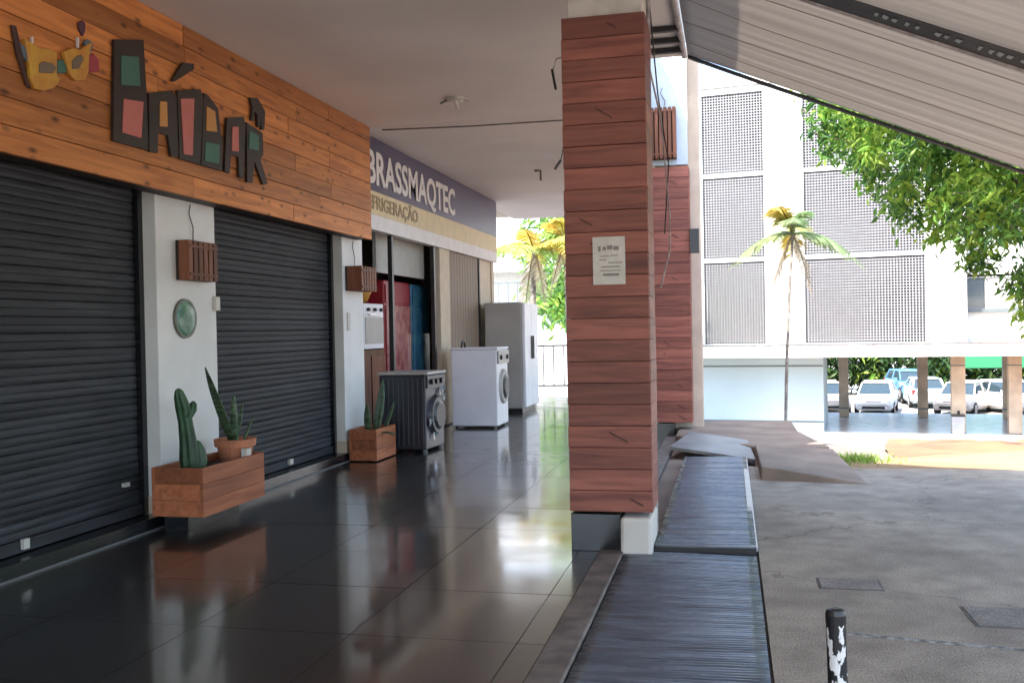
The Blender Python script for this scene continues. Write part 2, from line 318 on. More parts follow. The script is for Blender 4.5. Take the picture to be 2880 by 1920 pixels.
def terrain_sheet(name, m, x0f, x1f, y0, y1, ny, nxn, lift, lump):
    g = MB()
    for j in range(ny + 1):
        y = y0 + (y1 - y0) * j / ny
        for i in range(nxn + 1):
            x = x0f(y) + (x1f(y) - x0f(y)) * i / nxn
            b_ = 0.05 * (math.sin(x * 1.7 + y * 0.9) + math.sin(x * 0.8 - y * 1.3)) * (1 if 9.5 < y < 30 else 0)
            g.v.append((x, y, gz(x, y) + b_ + (lift if y0 < 9 else 0.012 + (lift - 0.012) * min(1, max(0, (y - y0 - .3) / 1.6))) + lump * (1 if y0 < 9 else min(1, max(0, (y - y0 - .4) / 1.5))) * math.sin(x * 4.3 + y) * math.sin(y * 3.1 - x)))
    for j in range(ny):
        for i in range(nxn): a = j * (nxn + 1) + i; g.f.append((a, a + 1, a + nxn + 2, a + nxn + 1))
    return structure(g.build(name, m, smooth=True))
edge = lambda y: 0.15 * y + 0.06 * math.sin(y * 2.3)
terrain_sheet("earth_strip", M_earth, lambda y: 0.2, lambda y: 16.0, 8.722, 11.2, 8, 40, 0.03, 0.008)
terrain_sheet("footpath", M_path, lambda y: -0.5, edge, 11.0, 32.0, 40, 10, 0.085, 0.0)
terrain_sheet("red_earth_bank", M_red, edge, lambda y: 22.0, 10.9, 32.0, 46, 30, 0.13, 0.05)

road = structure(B(0.13, 9, -9, 8.72, -0.3, 0.0).build("road", M_road))
M_cov = paving("cover cement", (0.34, 0.305, 0.265), (0.24, 0.215, 0.19), 1.0)
for x0, y0, w, d in ((0.40, 4.74, 0.27, 0.17), (0.97, 4.24, 0.42, 0.27)):           # two small covers let into the road
    c = B(x0, x0 + w, y0, y0 + d, -0.01, 0.004).build("drain_cover", M_cov, road)
    for q in ((x0 - .012, x0 + w + .012, y0 - .012, y0 - .001), (x0 - .012, x0 + w + .012, y0 + d + .001, y0 + d + .012), (x0 - .012, x0 - .001, y0, y0 + d), (x0 + w + .001, x0 + w + .012, y0, y0 + d)):
        B(*q, -0.01, 0.002).build("frame", M_stain, c)
MB().prismz([(0.40, 4.045), (1.5, 3.87), (1.5, 3.895), (0.40, 4.07)], -0.01, 0.004).build("painted_line", M_line, road)

# ------------------------------------------------------------------ arcade: floor, step, kerb, ceiling
floor = structure(B(-3.66, -0.735, -6, 17.4, -3.0, -0.006).build("floor", M_grout))
J = 0.0018; TS = 0.71
tme = B(-TS / 2 + J, TS / 2 - J, -TS / 2 + J, TS / 2 - J, -0.006, 0.0).mesh("tile", M_tile)
xj = [-3.655, -2.982, -2.272, -1.562, -0.852, -0.737]
y = 4.43 - 15 * TS; rows = []
while y < 17.4: rows.append(y); y += TS
proto = {}
for i in range(5):
    w = xj[i + 1] - xj[i]
    me = tme if abs(w - TS) < 0.01 else B(-w / 2 + J, w / 2 - J, -TS / 2 + J, TS / 2 - J, -0.006, 0.0).mesh("tile", M_tile)
    for ry in rows:
        if ry + TS > 17.4: continue
        o = bpy.data.objects.new("tile", me); COL.objects.link(o); o.parent = floor
        o.location = ((xj[i] + xj[i + 1]) / 2, ry + TS / 2, random.uniform(-0.0006, 0.0006))
        o.rotation_euler = (random.uniform(-.0006, .0006), random.uniform(-.0006, .0006), 0)
kerb = structure(B(-0.733, -0.60, -6, 17.4, -3, 0.012).build("kerb", M_kerb, bevel=0.006))
structure(B(-0.598, 0.128, -6, 11.0, -0.5, -0.035).build("trench_bed", M_conc))

shop = thing("shop_building", "low shop building with white pillars and a covered arcade", "building", (0, 0, 0))
B(-12, -3.90, -7, 9.3, -3, 3.30).build("wall", M_white, shop)
B(-12, -6.2, 9.3, 15.0, -3, 3.30).build("wall", M_grey, shop, label="dim grey back wall of the open shop")
B(-6.2, -3.70, 14.86, 15.0, -0.1, 3.30).build("wall", M_cream2, shop, label="cream end wall of the shop")
B(-6.2, -3.667, 9.3, 14.86, -3, 0.02).build("shop_floor", M_grout, shop)
B(-6.2, -3.75, 9.3, 14.86, 2.9, 3.30).build("shop_soffit", M_grey, shop)
B(-3.90, -3.645, -6, 9.28, -0.1, 0.085).build("step", M_step, shop, bevel=0.004)
B(-3.655, -3.641, -6, 9.28, 0.0, 0.012).build("step_nosing", flat("dull nosing", (0.12, 0.12, 0.12), 0.5), shop)
for y0, y1 in ((1.2, 2.0), (5.62, 6.36), (8.72, 9.24)):
    p = B(-3.90, -3.66, y0, y1, 0.085, 3.30).build("pillar", M_white, shop, bevel=0.006)
    B(-3.885, -3.652, y0 - 0.006, y1 + 0.006, 0.086, 0.2).build("skirting", M_beige, p)
# roof slab above the ceiling
B(-12, -0.88, 7.46, 17.5, 3.345, 4.7).build("roof_slab", M_offw, shop)  # unseen top raised so that it shades the far pillar's panel
B(-12, -0.66, -7, 7.455, 3.345, 4.2).build("roof_slab", M_offw, shop)
B(-0.655, -0.30, -7, 7.45, 3.345, 4.1).build("eave_slab", M_offw, shop)
ceil = structure(B(-3.9, -0.88, -7, 17.5, 3.325, 3.344).build("ceiling", M_ceil))
for y0, y1 in ((-7, 2.3), (2.31, 9.14), (9.15, 11.64), (11.652, 14.4), (14.41, 17.5)):
    B(-3.9, -0.88, y0, y1, 3.305, 3.3245).build("ceiling_panel", M_ceil, ceil)
B(-0.879, -0.301, -7, 7.45, 3.305, 3.344).build("ceiling_panel", M_ceil, ceil)

# ------------------------------------------------------------------ roller shutters
def shutter(y0, y1, label):
    t = thing("roller_shutter", label, "shutter", (-3.80, y0, 0.09), 0, "black roller shutters of the bar")
    ln = y1 - y0 - 0.06; prof = [(-0.004, 0.0), (0.003, 0.005), (0.007, 0.022), (0.004, 0.042), (0.0, 0.0455), (0.004, 0.049), (0.007, 0.066), (0.003, 0.086), (-0.004, 0.0915)]
    m = MB(); n = len(prof)
    m.v = [(x, 0, z) for x, z in prof] + [(x, ln, z) for x, z in prof]
    m.f = [(i, i + 1, n + i + 1, n + i) for i in range(n - 1)] + [(n - 1, 0, n, 2 * n - 1), tuple(range(n)), tuple(range(n, 2 * n))]
    me = m.mesh("slat", M_shut)
    for k in range(23):
        o = bpy.data.objects.new("slat", me); COL.objects.link(o); o.parent = t; o.location = (random.uniform(-.0015, .0015), 0.03, 0.07 + k * 0.0935)
        o.rotation_euler = (0, random.uniform(-.02, .02), 0)
    B(-0.02, 0.022, 0.03, y1 - y0 - 0.03, 0.0, 0.068).build("bottom_bar", M_shut, t, bevel=0.004)
    for yy in (0.0, y1 - y0 - 0.05): B(-0.03, 0.045, yy, yy + 0.05, 0.0, 2.24).build("guide_rail", M_step, t)
    return t
s1 = shutter(2.0, 5.62, "black roller shutter beside the planter with the cactus, nearest the camera")
s2 = shutter(6.36, 8.72, "black roller shutter between the two white pillars")
B(0.024, 0.045, 2.47, 2.515, 0.02, 0.075).build("lock", M_ivory, s1); B(0.018, 0.045, 3.37, 3.42, 0.21, 0.235).build("lock", M_ivory, s1)
B(0.024, 0.05, 1.33, 1.39, 0.025, 0.07).build("lock", M_ivory, s2)

# ------------------------------------------------------------------ wooden fascia sign
ws = thing("wooden_sign", "orange pine board sign with dark block letters over the shutters", "sign", (-3.5, 4, 2.175))
def lp(o, root=ws):                                            # parent while keeping the built-in-place coordinates
    o.parent = root; o.location = o.location - root.location; return o
B(-3.66, -3.53, 0.6, 9.08, 2.18, 3.30).build("backing", M_let).parent = None
back = bpy.data.objects["backing"]; lp(back)
H0 = 2.175; ph = 1.128 / 8
for k in range(8):
    cuts = sorted([0.6] + [random.uniform(2.2, 3.4), random.uniform(4.8, 5.9), random.uniform(7.2, 8.2)] + [9.09])
    for a, b in zip(cuts[:-1], cuts[1:]):
        d = random.uniform(0, 0.006)
        lp(B(-3.529, -3.497 + d, a + 0.0015, b - 0.0015, H0 + k * ph + 0.002, H0 + (k + 1) * ph - 0.0025).build("plank", M_sign, bevel=0.002))
LET = {
'L': [(4.962, 2.982), (5.25, 3.061), (5.27, 2.739), (5.272, 2.393), (4.931, 2.388)],
'A': [(5.294, 2.748), (5.548, 2.824), (5.597, 2.791), (5.603, 2.407), (5.523, 2.397), (5.49, 2.529), (5.382, 2.523), (5.374, 2.395), (5.285, 2.388)],
'D': [(5.612, 2.84), (5.892, 2.915), (5.927, 2.858), (5.865, 2.402), (5.617, 2.401)],
'B': [(5.938, 2.9), (5.988, 2.898), (6.119, 2.832), (6.146, 2.659), (6.171, 2.637), (6.152, 2.406), (5.878, 2.402)],
'A2': [(6.239, 2.795), (6.479, 2.854), (6.505, 2.794), (6.459, 2.399), (6.393, 2.398), (6.391, 2.545), (6.281, 2.545), (6.257, 2.405), (6.187, 2.407)],
'R': [(6.522, 2.821), (6.771, 2.79), (6.774, 2.625), (6.721, 2.587), (6.836, 2.411), (6.763, 2.395), (6.63, 2.553), (6.592, 2.385), (6.512, 2.377)],
'acc': [(5.689, 3.04), (5.82, 3.067), (5.81, 3.026), (5.579, 2.889), (5.55, 2.886), (5.611, 2.958)],
'fork': [(6.583, 3.018), (6.702, 3.041), (6.821, 2.965), (6.799, 2.82), (6.752, 2.815), (6.751, 2.917), (6.732, 2.826), (6.692, 2.822), (6.69, 2.918), (6.647, 2.928), (6.634, 2.854), (6.594, 2.85), (6.619, 2.95)]}
FIL = {'L': [([(5.019, 2.903), (5.19, 2.942), (5.2, 2.768), (5.012, 2.73)], M_lg), ([(5.033, 2.653), (5.228, 2.679), (5.197, 2.453), (5.013, 2.452)], M_lp)],
'A': [([(5.406, 2.723), (5.48, 2.736), (5.481, 2.579), (5.397, 2.566)], M_ly)], 'D': [([(5.641, 2.793), (5.802, 2.831), (5.767, 2.447), (5.663, 2.438)], M_lp)],
'B': [([(5.96, 2.814), (6.067, 2.803), (6.087, 2.665), (5.95, 2.647)], M_ly), ([(5.933, 2.566), (6.117, 2.583), (6.108, 2.448), (5.919, 2.435)], M_lg)],
'A2': [([(6.303, 2.744), (6.391, 2.762), (6.387, 2.581), (6.288, 2.569)], M_lp)], 'R': [([(6.558, 2.767), (6.699, 2.757), (6.693, 2.64), (6.54, 2.632)], M_lg)]}
for k, p in LET.items():
    nm = {'acc': 'accent', 'fork': 'fork_emblem'}.get(k, 'letter')
    o = lp(MB().prismx(p, -3.488, -3.470).build(nm, M_let))
    for q, m in FIL.get(k, []):
        c = Vector((sum(a for a, _ in q) / 4, sum(b for _, b in q) / 4))
        f = MB().prismx(q, -3.4698, -3.465).build("inset", m, o); f.location = (0, 0, 0)
MK = [('mask_half', M_gold, [(4.222, 2.772), (4.32, 2.752), (4.40, 2.768), (4.46, 2.762), (4.456, 2.721), (4.453, 2.642), (4.483, 2.634), (4.435, 2.575), (4.344, 2.535), (4.283, 2.533), (4.253, 2.576), (4.253, 2.636)], -3.489, -3.462),
('mask_half', M_gold, [(4.516, 2.787), (4.584, 2.825), (4.65, 2.835), (4.748, 2.905), (4.722, 2.808), (4.712, 2.724), (4.675, 2.672), (4.601, 2.654), (4.554, 2.677), (4.539, 2.711)], -3.489, -3.462),
('eye', M_eye, [(4.314, 2.668), (4.35, 2.69), (4.417, 2.698), (4.445, 2.677), (4.415, 2.645), (4.312, 2.622)], -3.4618, -3.457), ('eye', M_eye, [(4.571, 2.751), (4.61, 2.79), (4.651, 2.805), (4.67, 2.791), (4.628, 2.725), (4.57, 2.706)], -3.4618, -3.457),
('bridge', M_lg, [(4.462, 2.725), (4.512, 2.744), (4.536, 2.70), (4.53, 2.675), (4.458, 2.659)], -3.489, -3.466),
('feather', M_fdk, [(4.144, 2.819), (4.177, 2.823), (4.221, 2.67), (4.247, 2.575), (4.275, 2.53), (4.245, 2.536), (4.18, 2.676)], -3.489, -3.474),
('feather', M_fbl, [(4.195, 2.746), (4.231, 2.732), (4.251, 2.684), (4.246, 2.664), (4.221, 2.676)], -3.489, -3.471), ('feather', M_fpu, [(4.653, 2.984), (4.69, 3.01), (4.713, 3.002), (4.711, 2.956), (4.69, 2.92), (4.666, 2.945)], -3.489, -3.474),
('feather', M_fbl, [(4.695, 2.894), (4.73, 2.915), (4.77, 2.91), (4.763, 2.855), (4.725, 2.84)], -3.489, -3.472), ('feather', M_fmg, [(4.726, 2.826), (4.78, 2.85), (4.824, 2.826), (4.826, 2.759), (4.728, 2.728)], -3.489, -3.475),
('quill', M_signw, [(4.283, 2.80), (4.294, 2.803), (4.292, 2.765), (4.282, 2.765)], -3.489, -3.470), ('quill', M_signw, [(4.640, 2.90), (4.652, 2.905), (4.65, 2.845), (4.64, 2.842)], -3.489, -3.470)]
mk = thing("carnival_mask", "gilded carnival mask ornament with feathers fixed on the pine sign", "ornament", (-3.489, 4.45, 2.7))
for nm, m, p, a, b in MK: lp(MB().prismx(p, a, b).build(nm, m, bevel=0.004), mk)

# ------------------------------------------------------------------ printed sign of the second shop
bs = thing("printed_sign", "navy and white printed shop sign reading BRASSMAQTEC", "sign", (-3.66, 9.3, 2.3))
lp(B(-3.74, -3.641, 9.3, 15.0, 2.33, 2.49).build("lower_panel", M_signw), bs)
lp(B(-3.74, -3.640, 9.3, 15.0, 2.491, 2.735).build("cream_strip", M_cream), bs)
lp(B(-3.74, -3.639, 9.3, 15.0, 2.736, 3.30).build("upper_panel", M_navy), bs)
def text(body, size, m, y, z, x, parent, name, stretch=1.0, bold=0.0):
    c = bpy.data.curves.new(name, 'FONT'); c.body = body; c.size = size; c.extrude = 0.003; c.offset = bold; c.resolution_u = 3
    o = bpy.data.objects.new("tmp", c); COL.objects.link(o); dg = bpy.context.evaluated_depsgraph_get()
    me = bpy.data.meshes.new_from_object(o.evaluated_get(dg)); bpy.data.objects.remove(o)
    me.transform(Matrix(((0, 0, 1, 0), (stretch, 0, 0, 0), (0, 1, 0, 0), (0, 0, 0, 1)))); me.materials.clear(); me.materials.append(m)
    ob = bpy.data.objects.new(name, me); COL.objects.link(ob); ob.parent = parent; ob.location = Vector((x, y, z)) - parent.location
    return ob
text("BRASSMAQTEC", 0.48, M_signw, 9.33, 2.82, -3.634, bs, "lettering", 1.0, 0.012)
text("REFRIGERAÇÃO", 0.20, M_sgrey, 9.22, 2.55, -3.636, bs, "lettering", 1.25, 0.004)

# ------------------------------------------------------------------ open shop front
sf = thing("shop_facade", "open shop front with dark posts and grey panels under the printed sign", "shop front", (-3.7, 9.3, 0.02))
for yy, w in ((10.18, .05), (11.74, .06), (14.0, .06)): lp(B(-3.73, -3.68, yy, yy + w, 0.02, 2.5).build("post", M_blackp), sf)
lp(B(-3.80, -3.675, 11.98, 12.42, 0.02, 2.5).build("cream_pillar", M_cream2, bevel=0.004), sf)
lp(B(-3.79, -3.70, 12.421, 13.99, 0.02, 2.5).build("closed_panel", M_brown), sf)
for k in range(11): lp(B(-3.702, -3.697, 12.44 + k * 0.14, 12.56 + k * 0.14, 0.06, 2.48).build("panel_board", M_brown, bevel=0.002), sf)
lp(B(-3.82, -3.72, 14.07, 14.85, 0.02, 2.5).build("closed_panel", M_cream2), sf)
lp(B(-3.93, -3.89, 10.24, 11.97, 1.93, 2.6).build("grey_panel", flat("pale grey panel", (0.42, 0.43, 0.41), 0.6)), sf)
lp(B(-4.9, -4.86, 13.0, 14.8, 0.03, 2.88).build("grey_panel", M_brown), sf)

def cooler(x, y, w, d, h, mbody, mfront, label):
    t = thing("drinks_cooler", label, "cooler", (x, y, 0.02))
    B(-d / 2, d / 2, -w / 2, w / 2, 0.0, h).build("body", mbody, t, bevel=0.015)
    B(d / 2 + .001, d / 2 + .02, -w / 2 + .03, w / 2 - .03, 0.2, h - 0.3).build("door", mfront, t, bevel=0.005)
    B(d / 2 + .001, d / 2 + .015, -w / 2 + .03, w / 2 - .03, h - 0.27, h - 0.05).build("header", mbody, t)
    B(d / 2 + .021, d / 2 + .045, w / 2 - .09, w / 2 - .06, 0.7, 1.2).build("handle", M_chrome, t)
    return t
cooler(-4.3, 11.22, 0.92, 0.6, 1.85, M_coolred, M_pink, "red drinks cooler inside the open shop")
cooler(-4.3, 12.1, 0.68, 0.6, 1.84, M_blue, M_blue, "blue drinks cooler beside the red one in the shop")
t = thing("stove", "white stove standing on a brown cabinet inside the open shop", "stove", (-4.3, 10.42, 1.06))
B(-.3, .3, -.31, .31, 0, .52).build("body", M_wmach, t, bevel=0.01); B(.301, .31, -.28, .28, .06, .36).build("oven_door", M_fridge, t); B(.31, .34, -.2, .2, .38, .4).build("handle", M_chrome, t)
for yy in (-.2, 0, .2): MB().tube([(.30, yy, .45), (.335, yy, .45)], .02).build("knob", M_blackp, t)
t = thing("cabinet", "brown wooden cabinet inside the shop behind the leafy planter", "cabinet", (-4.36, 10.3, 0.02))
B(-.35, .35, -.5, .5, 0.0, 1.03).build("body", M_card, t, bevel=0.01)
for yy in (-.24, .24): B(.351, .366, yy - .22, yy + .22, .08, .96).build("door", M_slat, t)
t = thing("yellow_basin", "round yellow plastic basin above the stove in the shop", "basin", (-4.3, 10.45, 1.585))
MB().lathe([(.12, 0), (.2, .03), (.25, .13), (.26, .2), (.24, .2), (.2, .06)], n=18).build("bowl", M_yel, t, smooth=True)

# ------------------------------------------------------------------ appliances in the arcade
t = thing("washing_machine", "charcoal washing machine with ribbed side and chrome front by the small planter", "washing machine", (-3.3, 9.72, 0.0), R(-4))
B(-.28, .24, -.26, .26, 0.03, .80).build("body", M_dmach, t, bevel=0.012)
for k in range(9): B(-.25 + k * .055, -.225 + k * .055, -.268, -.2605, .07, .76).build("rib", M_dmach, t, bevel=0.003)
B(-.30, .27, -.275, .275, .801, .83).build("top", M_fridge, t, bevel=0.008)
B(.241, .262, -.25, .25, .66, .79).build("control_panel", M_dmach, t, bevel=0.004)
o = MB(); o.tube([(.24, 0, .37), (.285, 0, .37)], [.215, .19], 28).build("door_ring", M_dmach, t); MB().tube([(.286, 0, .37), (.305, 0, .37)], [.155, .12], 24).build("door_glass", M_blackp, t)
for yy in (-.15, -.02, .12): MB().tube([(.262, yy, .725), (.29, yy, .725)], .028, 14).build("knob", M_blackp, t)
for k in range(9):                                             # crumpled plastic film left on the front
    yy = random.uniform(-.24, .2); zz = random.uniform(.06, .6); MB().hexa([(.263, yy, zz), (.263, yy + .05, zz + .01), (.27, yy + .05, zz + .01), (.275, yy, zz), (.263, yy + .01, zz + .08), (.263, yy + .06, zz + .07), (.29, yy + .06, zz + .07), (.27, yy + .01, zz + .08)]).build("wrap_scrap", M_chrome, t)
for x, yy in ((-.24, -.22), (.2, -.22), (-.24, .22), (.2, .22)): MB().tube([(x, yy, 0), (x, yy, .03)], .03, 10).build("foot", M_blackp, t)

t = thing("washing_machine", "white front-loading washing machine next to the fridge", "washing machine", (-3.2, 12.12, 0.0))
B(-.3, .3, -.3, .3, 0.03, 1.0).build("body", M_wmach, t, bevel=0.012); B(-.31, .315, -.31, .31, 1.001, 1.03).build("top", M_wmach, t, bevel=0.01)
B(.301, .325, -.29, .29, .82, .985).build("control_panel", M_fridge, t, bevel=0.004)
MB().tube([(.3, 0.02, .52), (.335, 0.02, .52)], [.23, .21], 30).build("door_ring", M_fridge, t); MB().tube([(.336, .02, .52), (.36, .02, .52)], [.165, .12], 26).build("door_glass", M_blackp, t)
for yy in (-.18, .16): MB().tube([(.325, yy, .9), (.35, yy, .9)], .03, 14).build("knob", M_blackp, t)
for x, yy in ((-.24, -.25), (.24, -.25), (-.24, .25), (.24, .25)): MB().tube([(x, yy, 0), (x, yy, .03)], .03, 10).build("foot", M_blackp, t)
t = thing("hose_coil", "small dark hose coil lying on the white washing machine", "hose", (-3.38, 11.98, 1.03))
MB().tube([(0, .08 * math.cos(a), .0 + .08 * math.sin(a)) for a in [i * math.pi / 10 for i in range(11)]], .014).build("hose", M_blackp, t)

t = thing("refrigerator", "tall pale double-door refrigerator at the far end of the shop wall", "refrigerator", (-3.33, 14.56, 0.0))
B(-.3, .27, -.49, .49, 0.06, 1.66).build("body", M_fridge, t, bevel=0.015); B(-.28, .26, -.47, .47, 0, .06).build("plinth", M_blackp, t)
for a, b in ((-.485, -.005), (.005, .485)):
    d = B(.272, .325, a, b, .08, 1.65).build("door", M_wmach, t, bevel=0.012)
    yy = b - .06 if a < 0 else a + .03
    B(.326, .352, yy, yy + .03, .8, 1.15).build("handle", M_blackp, d)

# ------------------------------------------------------------------ wall lamps, plaque, switches
def slat_lamp(x, y, z, w, h, dep, axis, label, wire_to):
    t = thing("slatted_lamp", label, "wall lamp", (x, y, z), 0 if axis == 'x' else R(-90), "wooden slat lamps")
    n = 6; sw = w / (n + (n - 1) * 0.35)
    B(0, .02, -w / 2, w / 2, 0, h).build("back_plate", M_let, t)
    for k in range(n):
        a = -w / 2 + k * sw * 1.35; B(.021, dep, a, a + sw, .0, h).build("slat", M_slat, t, bevel=.002)
    for zz in (.03, h - .05): B(dep + .0005, dep + .008, -w / 2 + .004, w / 2 - .004, zz, zz + .018).build("cross_bar", M_slat, t)
    if wire_to: MB().tube([(.02, 0, h), (.012, .02, h + (wire_to) * .4), (.012, -.03, h + wire_to * .75), (.012, -.01, h + wire_to)], .004, 6).build("wire", M_rail, t)
    return t
slat_lamp(-3.658, 6.03, 1.63, .37, .27, .10, 'x', "wooden slat wall lamp above the green round plaque", .26)
slat_lamp(-3.658, 8.98, 1.66, .40, .24, .17, 'x', "wooden slat wall lamp on the narrow white pillar by the open shop", .26)
t = thing("round_plaque", "glossy green round plaque on the white pillar between the shutters", "plaque", (-3.658, 5.93, 1.37))
MB().tube([(0, 0, 0), (.016, 0, 0)], [.137, .134], 36).build("rim", M_rim, t); MB().tube([(.0165, 0, 0), (.024, 0, 0), (.03, 0, 0)], [.118, .1, .05], 36).build("face", M_oval, t, smooth=False)
t = tag(B(-3.659, -3.63, 6.31, 6.365, 1.43, 1.53).build("light_switch", M_ivory, bevel=.004), "ivory switch box on the edge of the wide white pillar", "switch")
t = tag(B(-3.659, -3.645, 8.80, 8.86, 1.27, 1.45).build("paper_tag", M_paper), "small paper strip stuck on the narrow white pillar", "paper")

# ------------------------------------------------------------------ planters and plants
def planter(x0, x1, y0, y1, z0, z1, label, feet):
    t = thing("planter_box", label, "planter", ((x0 + x1) / 2, (y0 + y1) / 2, 0.0)); X = (x1 - x0) / 2; Y = (y1 - y0) / 2; w = .022
    for k in range(3):
        a = z0 + (z1 - z0) * k / 3 + .001; b = z0 + (z1 - z0) * (k + 1) / 3 - .001
        B(-X, -X + w, -Y, Y, a, b).build("plank", M_plant, t); B(X - w, X, -Y, Y, a, b).build("plank", M_plant, t)
        B(-X + w + .0005, X - w - .0005, -Y + .001, -Y + w, a, b).build("plank", M_plant, t); B(-X + w + .0005, X - w - .0005, Y - w, Y - .001, a, b).build("plank", M_plant, t)
    B(-X + w, X - w, -Y + w, Y - w, z0 + .01, z1 - .05).build("soil", M_soil, t)
    if feet:
        B(-X + .02, X - .17, -Y + .10, Y - .06, 0, z0 - .001).build("base", M_step, t)
    return t
planter(-3.60, -3.24, 5.42, 6.23, .11, .42, "long wooden planter box with a cactus before the white pillar", True)
planter(-3.62, -3.34, 8.70, 9.24, .012, .315, "small wooden planter box beside the charcoal washing machine", False)
t = thing("cactus", "thick dark green column cactus in the long planter", "cactus", (-3.42, 5.58, .37))
def ribbed(path, rads, n=7, sub=5):
    m = MB(); nn = n * sub
    for i, (p, r) in enumerate(zip(path, rads)):
        for k in range(nn):
            an = 2 * math.pi * k / nn; rr = r * (0.66 + 0.34 * abs(math.cos(an * n / 2))); m.v.append((p[0] + rr * math.cos(an), p[1] + rr * math.sin(an), p[2]))
    for i in range(len(path) - 1):
        for k in range(nn): k2 = (k + 1) % nn; m.f.append((i * nn + k, i * nn + k2, (i + 1) * nn + k2, (i + 1) * nn + k))
    m.f.append(tuple(range((len(path) - 1) * nn, len(path) * nn))); return m
ribbed([(0, 0, 0), (0, -.005, .08), (0, -.02, .2), (0, -.045, .32), (0, -.07, .42), (0, -.1, .49), (0, -.115, .535), (0, -.12, .55)], [.06, .068, .056, .047, .05, .04, .025, .006]).build("stem", M_cactus, t, smooth=True)
ribbed([(0.02, .05, .0), (0.02, .075, .06), (0.02, .065, .14), (0.02, .05, .19), (.02, .05, .2)], [.05, .055, .045, .02, .004]).build("stem", M_cactus, t, smooth=True)
ribbed([(0.03, -.06, .36), (0.03, -.03, .40), (0.03, -.01, .44), (.03, 0, .46)], [.03, .04, .03, .006], 6).build("stem", M_cactus, t, smooth=True)
t = thing("flower_pot", "terracotta pot with a cream patch in the long planter", "pot", (-3.40, 6.12, .376))
MB().lathe([(.10, 0), (.125, .10), (.14, .10), (.145, .15), (.128, .15), (.12, .09)], n=24).build("pot", M_terra, t); MB().lathe([(.115, .1), (.02, .115)], n=16).build("soil", M_soil, t)
B(.10, .142, -.10, -.04, .03, .09).build("patch", M_ivory, t)
def blade(m, base, direc, ln, w, bend):
    b = len(m.v); d = Vector(direc).normalized(); sd = d.cross(Vector((0, 0, 1)));
    sd = sd.normalized() if sd.length > .01 else Vector((0, 1, 0)); p = Vector(base); n = 9
    for i in range(n + 1):
        tt = i / n; ww = w * (math.sin(min(1, tt * 1.6 + .35) * math.pi / 2) * (1 - tt ** 4)) + .002
        q = p + d * ln * tt + Vector((0, 0, -bend * tt * tt)); nn = d.cross(sd) * ww * .35
        m.v += [tuple(q - sd * ww + nn), tuple(q - sd * .0 ), tuple(q + sd * ww + nn)]
    for i in range(n):
        for k in (0, 1): a = b + i * 3 + k; m.f.append((a, a + 1, a + 4, a + 3))
def snake_plant(name, label, loc, blades):
    t = thing(name, label, "plant", loc)
    for bs_, dr, ln, w, bd in blades: m = MB(); blade(m, bs_, dr, ln, w, bd); o = m.build("leaf", M_snake, t, smooth=True); s = o.modifiers.new("thick", 'SOLIDIFY'); s.thickness = .006
    return t
snake_plant("snake_plant", "sparse snake plant in the terracotta pot with one long leaning leaf", (-3.40, 6.12, .48),
    [((0, -.02, 0), (.03, -.62, .9), .68, .030, 0), ((0, .01, 0), (-.05, .05, 1), .36, .022, 0), ((.01, -.03, 0), (.1, -.22, 1), .33, .02, 0), ((-.02, .03, 0), (.1, .25, 1), .30, .02, 0), ((.02, .05, 0), (.3, .4, 1), .2, .016, 0)])
snake_plant("snake_plant", "broad leafed green plant in the small planter box", (-3.46, 8.98, .26),
    [((0, 0, 0), (.05, .35, 1), .55, .05, 0), ((.03, -.05, 0), (.1, .15, 1), .48, .045, .0), ((-.03, -.1, 0), (.0, -.1, 1), .30, .035, 0), ((.05, .08, 0), (.3, .3, 1), .34, .04, .02), ((.08, -.1, 0), (.55, -.1, .3), .22, .03, .12)])

# ------------------------------------------------------------------ clad pillars
def clad(t, x0, x1, y0, y1, z0, z1, n):
    """boards round all four sides; t sits at world origin of its own location"""
    w = .022; h = (z1 - z0) / n
    B(x0 + w + .001, x1 - w - .001, y0 + .0008, y1 - .0008, z0 + .002, z1 - .002).build("gap_filler", M_let, t)  # dark filler added to stop light leaking between the boards
    for k in range(n):
        a = z0 + k * h + .0014; b = z0 + (k + 1) * h - .0014; j = lambda: random.uniform(-.003, .003)
        B(x0 + j(), x1 + j(), y0 - w + j(), y0, a, b).build("plank", M_clad, t, bevel=.0025)
        if random.random() < .3:                               # gouges and splits in the old boards
            gx = random.uniform(x0 + .08, x1 - .1); gz_ = (a + b) / 2; gl = random.uniform(.02, .10); sl = random.choice((-.6, -.5, .15)) * gl
            o = MB().hexa([(gx, y0 - w - .0045, gz_ - sl / 2 - .005), (gx + gl, y0 - w - .0045, gz_ + sl / 2 - .008), (gx + gl, y0 - w, gz_ + sl / 2 - .008), (gx, y0 - w, gz_ - sl / 2 - .005), (gx, y0 - w - .0045, gz_ - sl / 2 + .006), (gx + gl, y0 - w - .0045, gz_ + sl / 2 + .003), (gx + gl, y0 - w, gz_ + sl / 2 + .003), (gx, y0 - w, gz_ - sl / 2 + .006)]).build("knot", M_knot, t)
        B(x0, x1, y1, y1 + w, a, b).build("plank", M_clad, t)
        B(x0 - .001, x0 + w - .001, y0 + .001, y1 - .001, a, b).build("plank", M_cladY, t)
        B(x1 - w + .001, x1 + .001, y0 + .001, y1 - .001, a, b).build("plank", M_cladY, t)
t = thing("clad_pillar", "near pillar wrapped in red brown boards with a pinned notice", "pillar", (0, 5.33, 0))
clad(t, -.90, -.437, .024, .40, .222, 2.985, 23)
B(-.872, -.455, .05, .37, 2.985, 3.303).build("core", M_offw, t, bevel=.008)
B(-.895, -.617, .005, .39, .0, .21).build("plinth", M_step, t, bevel=.003)
B(-.614, -.44, -.04, .38, -.03, .2).build("foot", M_offw, t, bevel=.02)
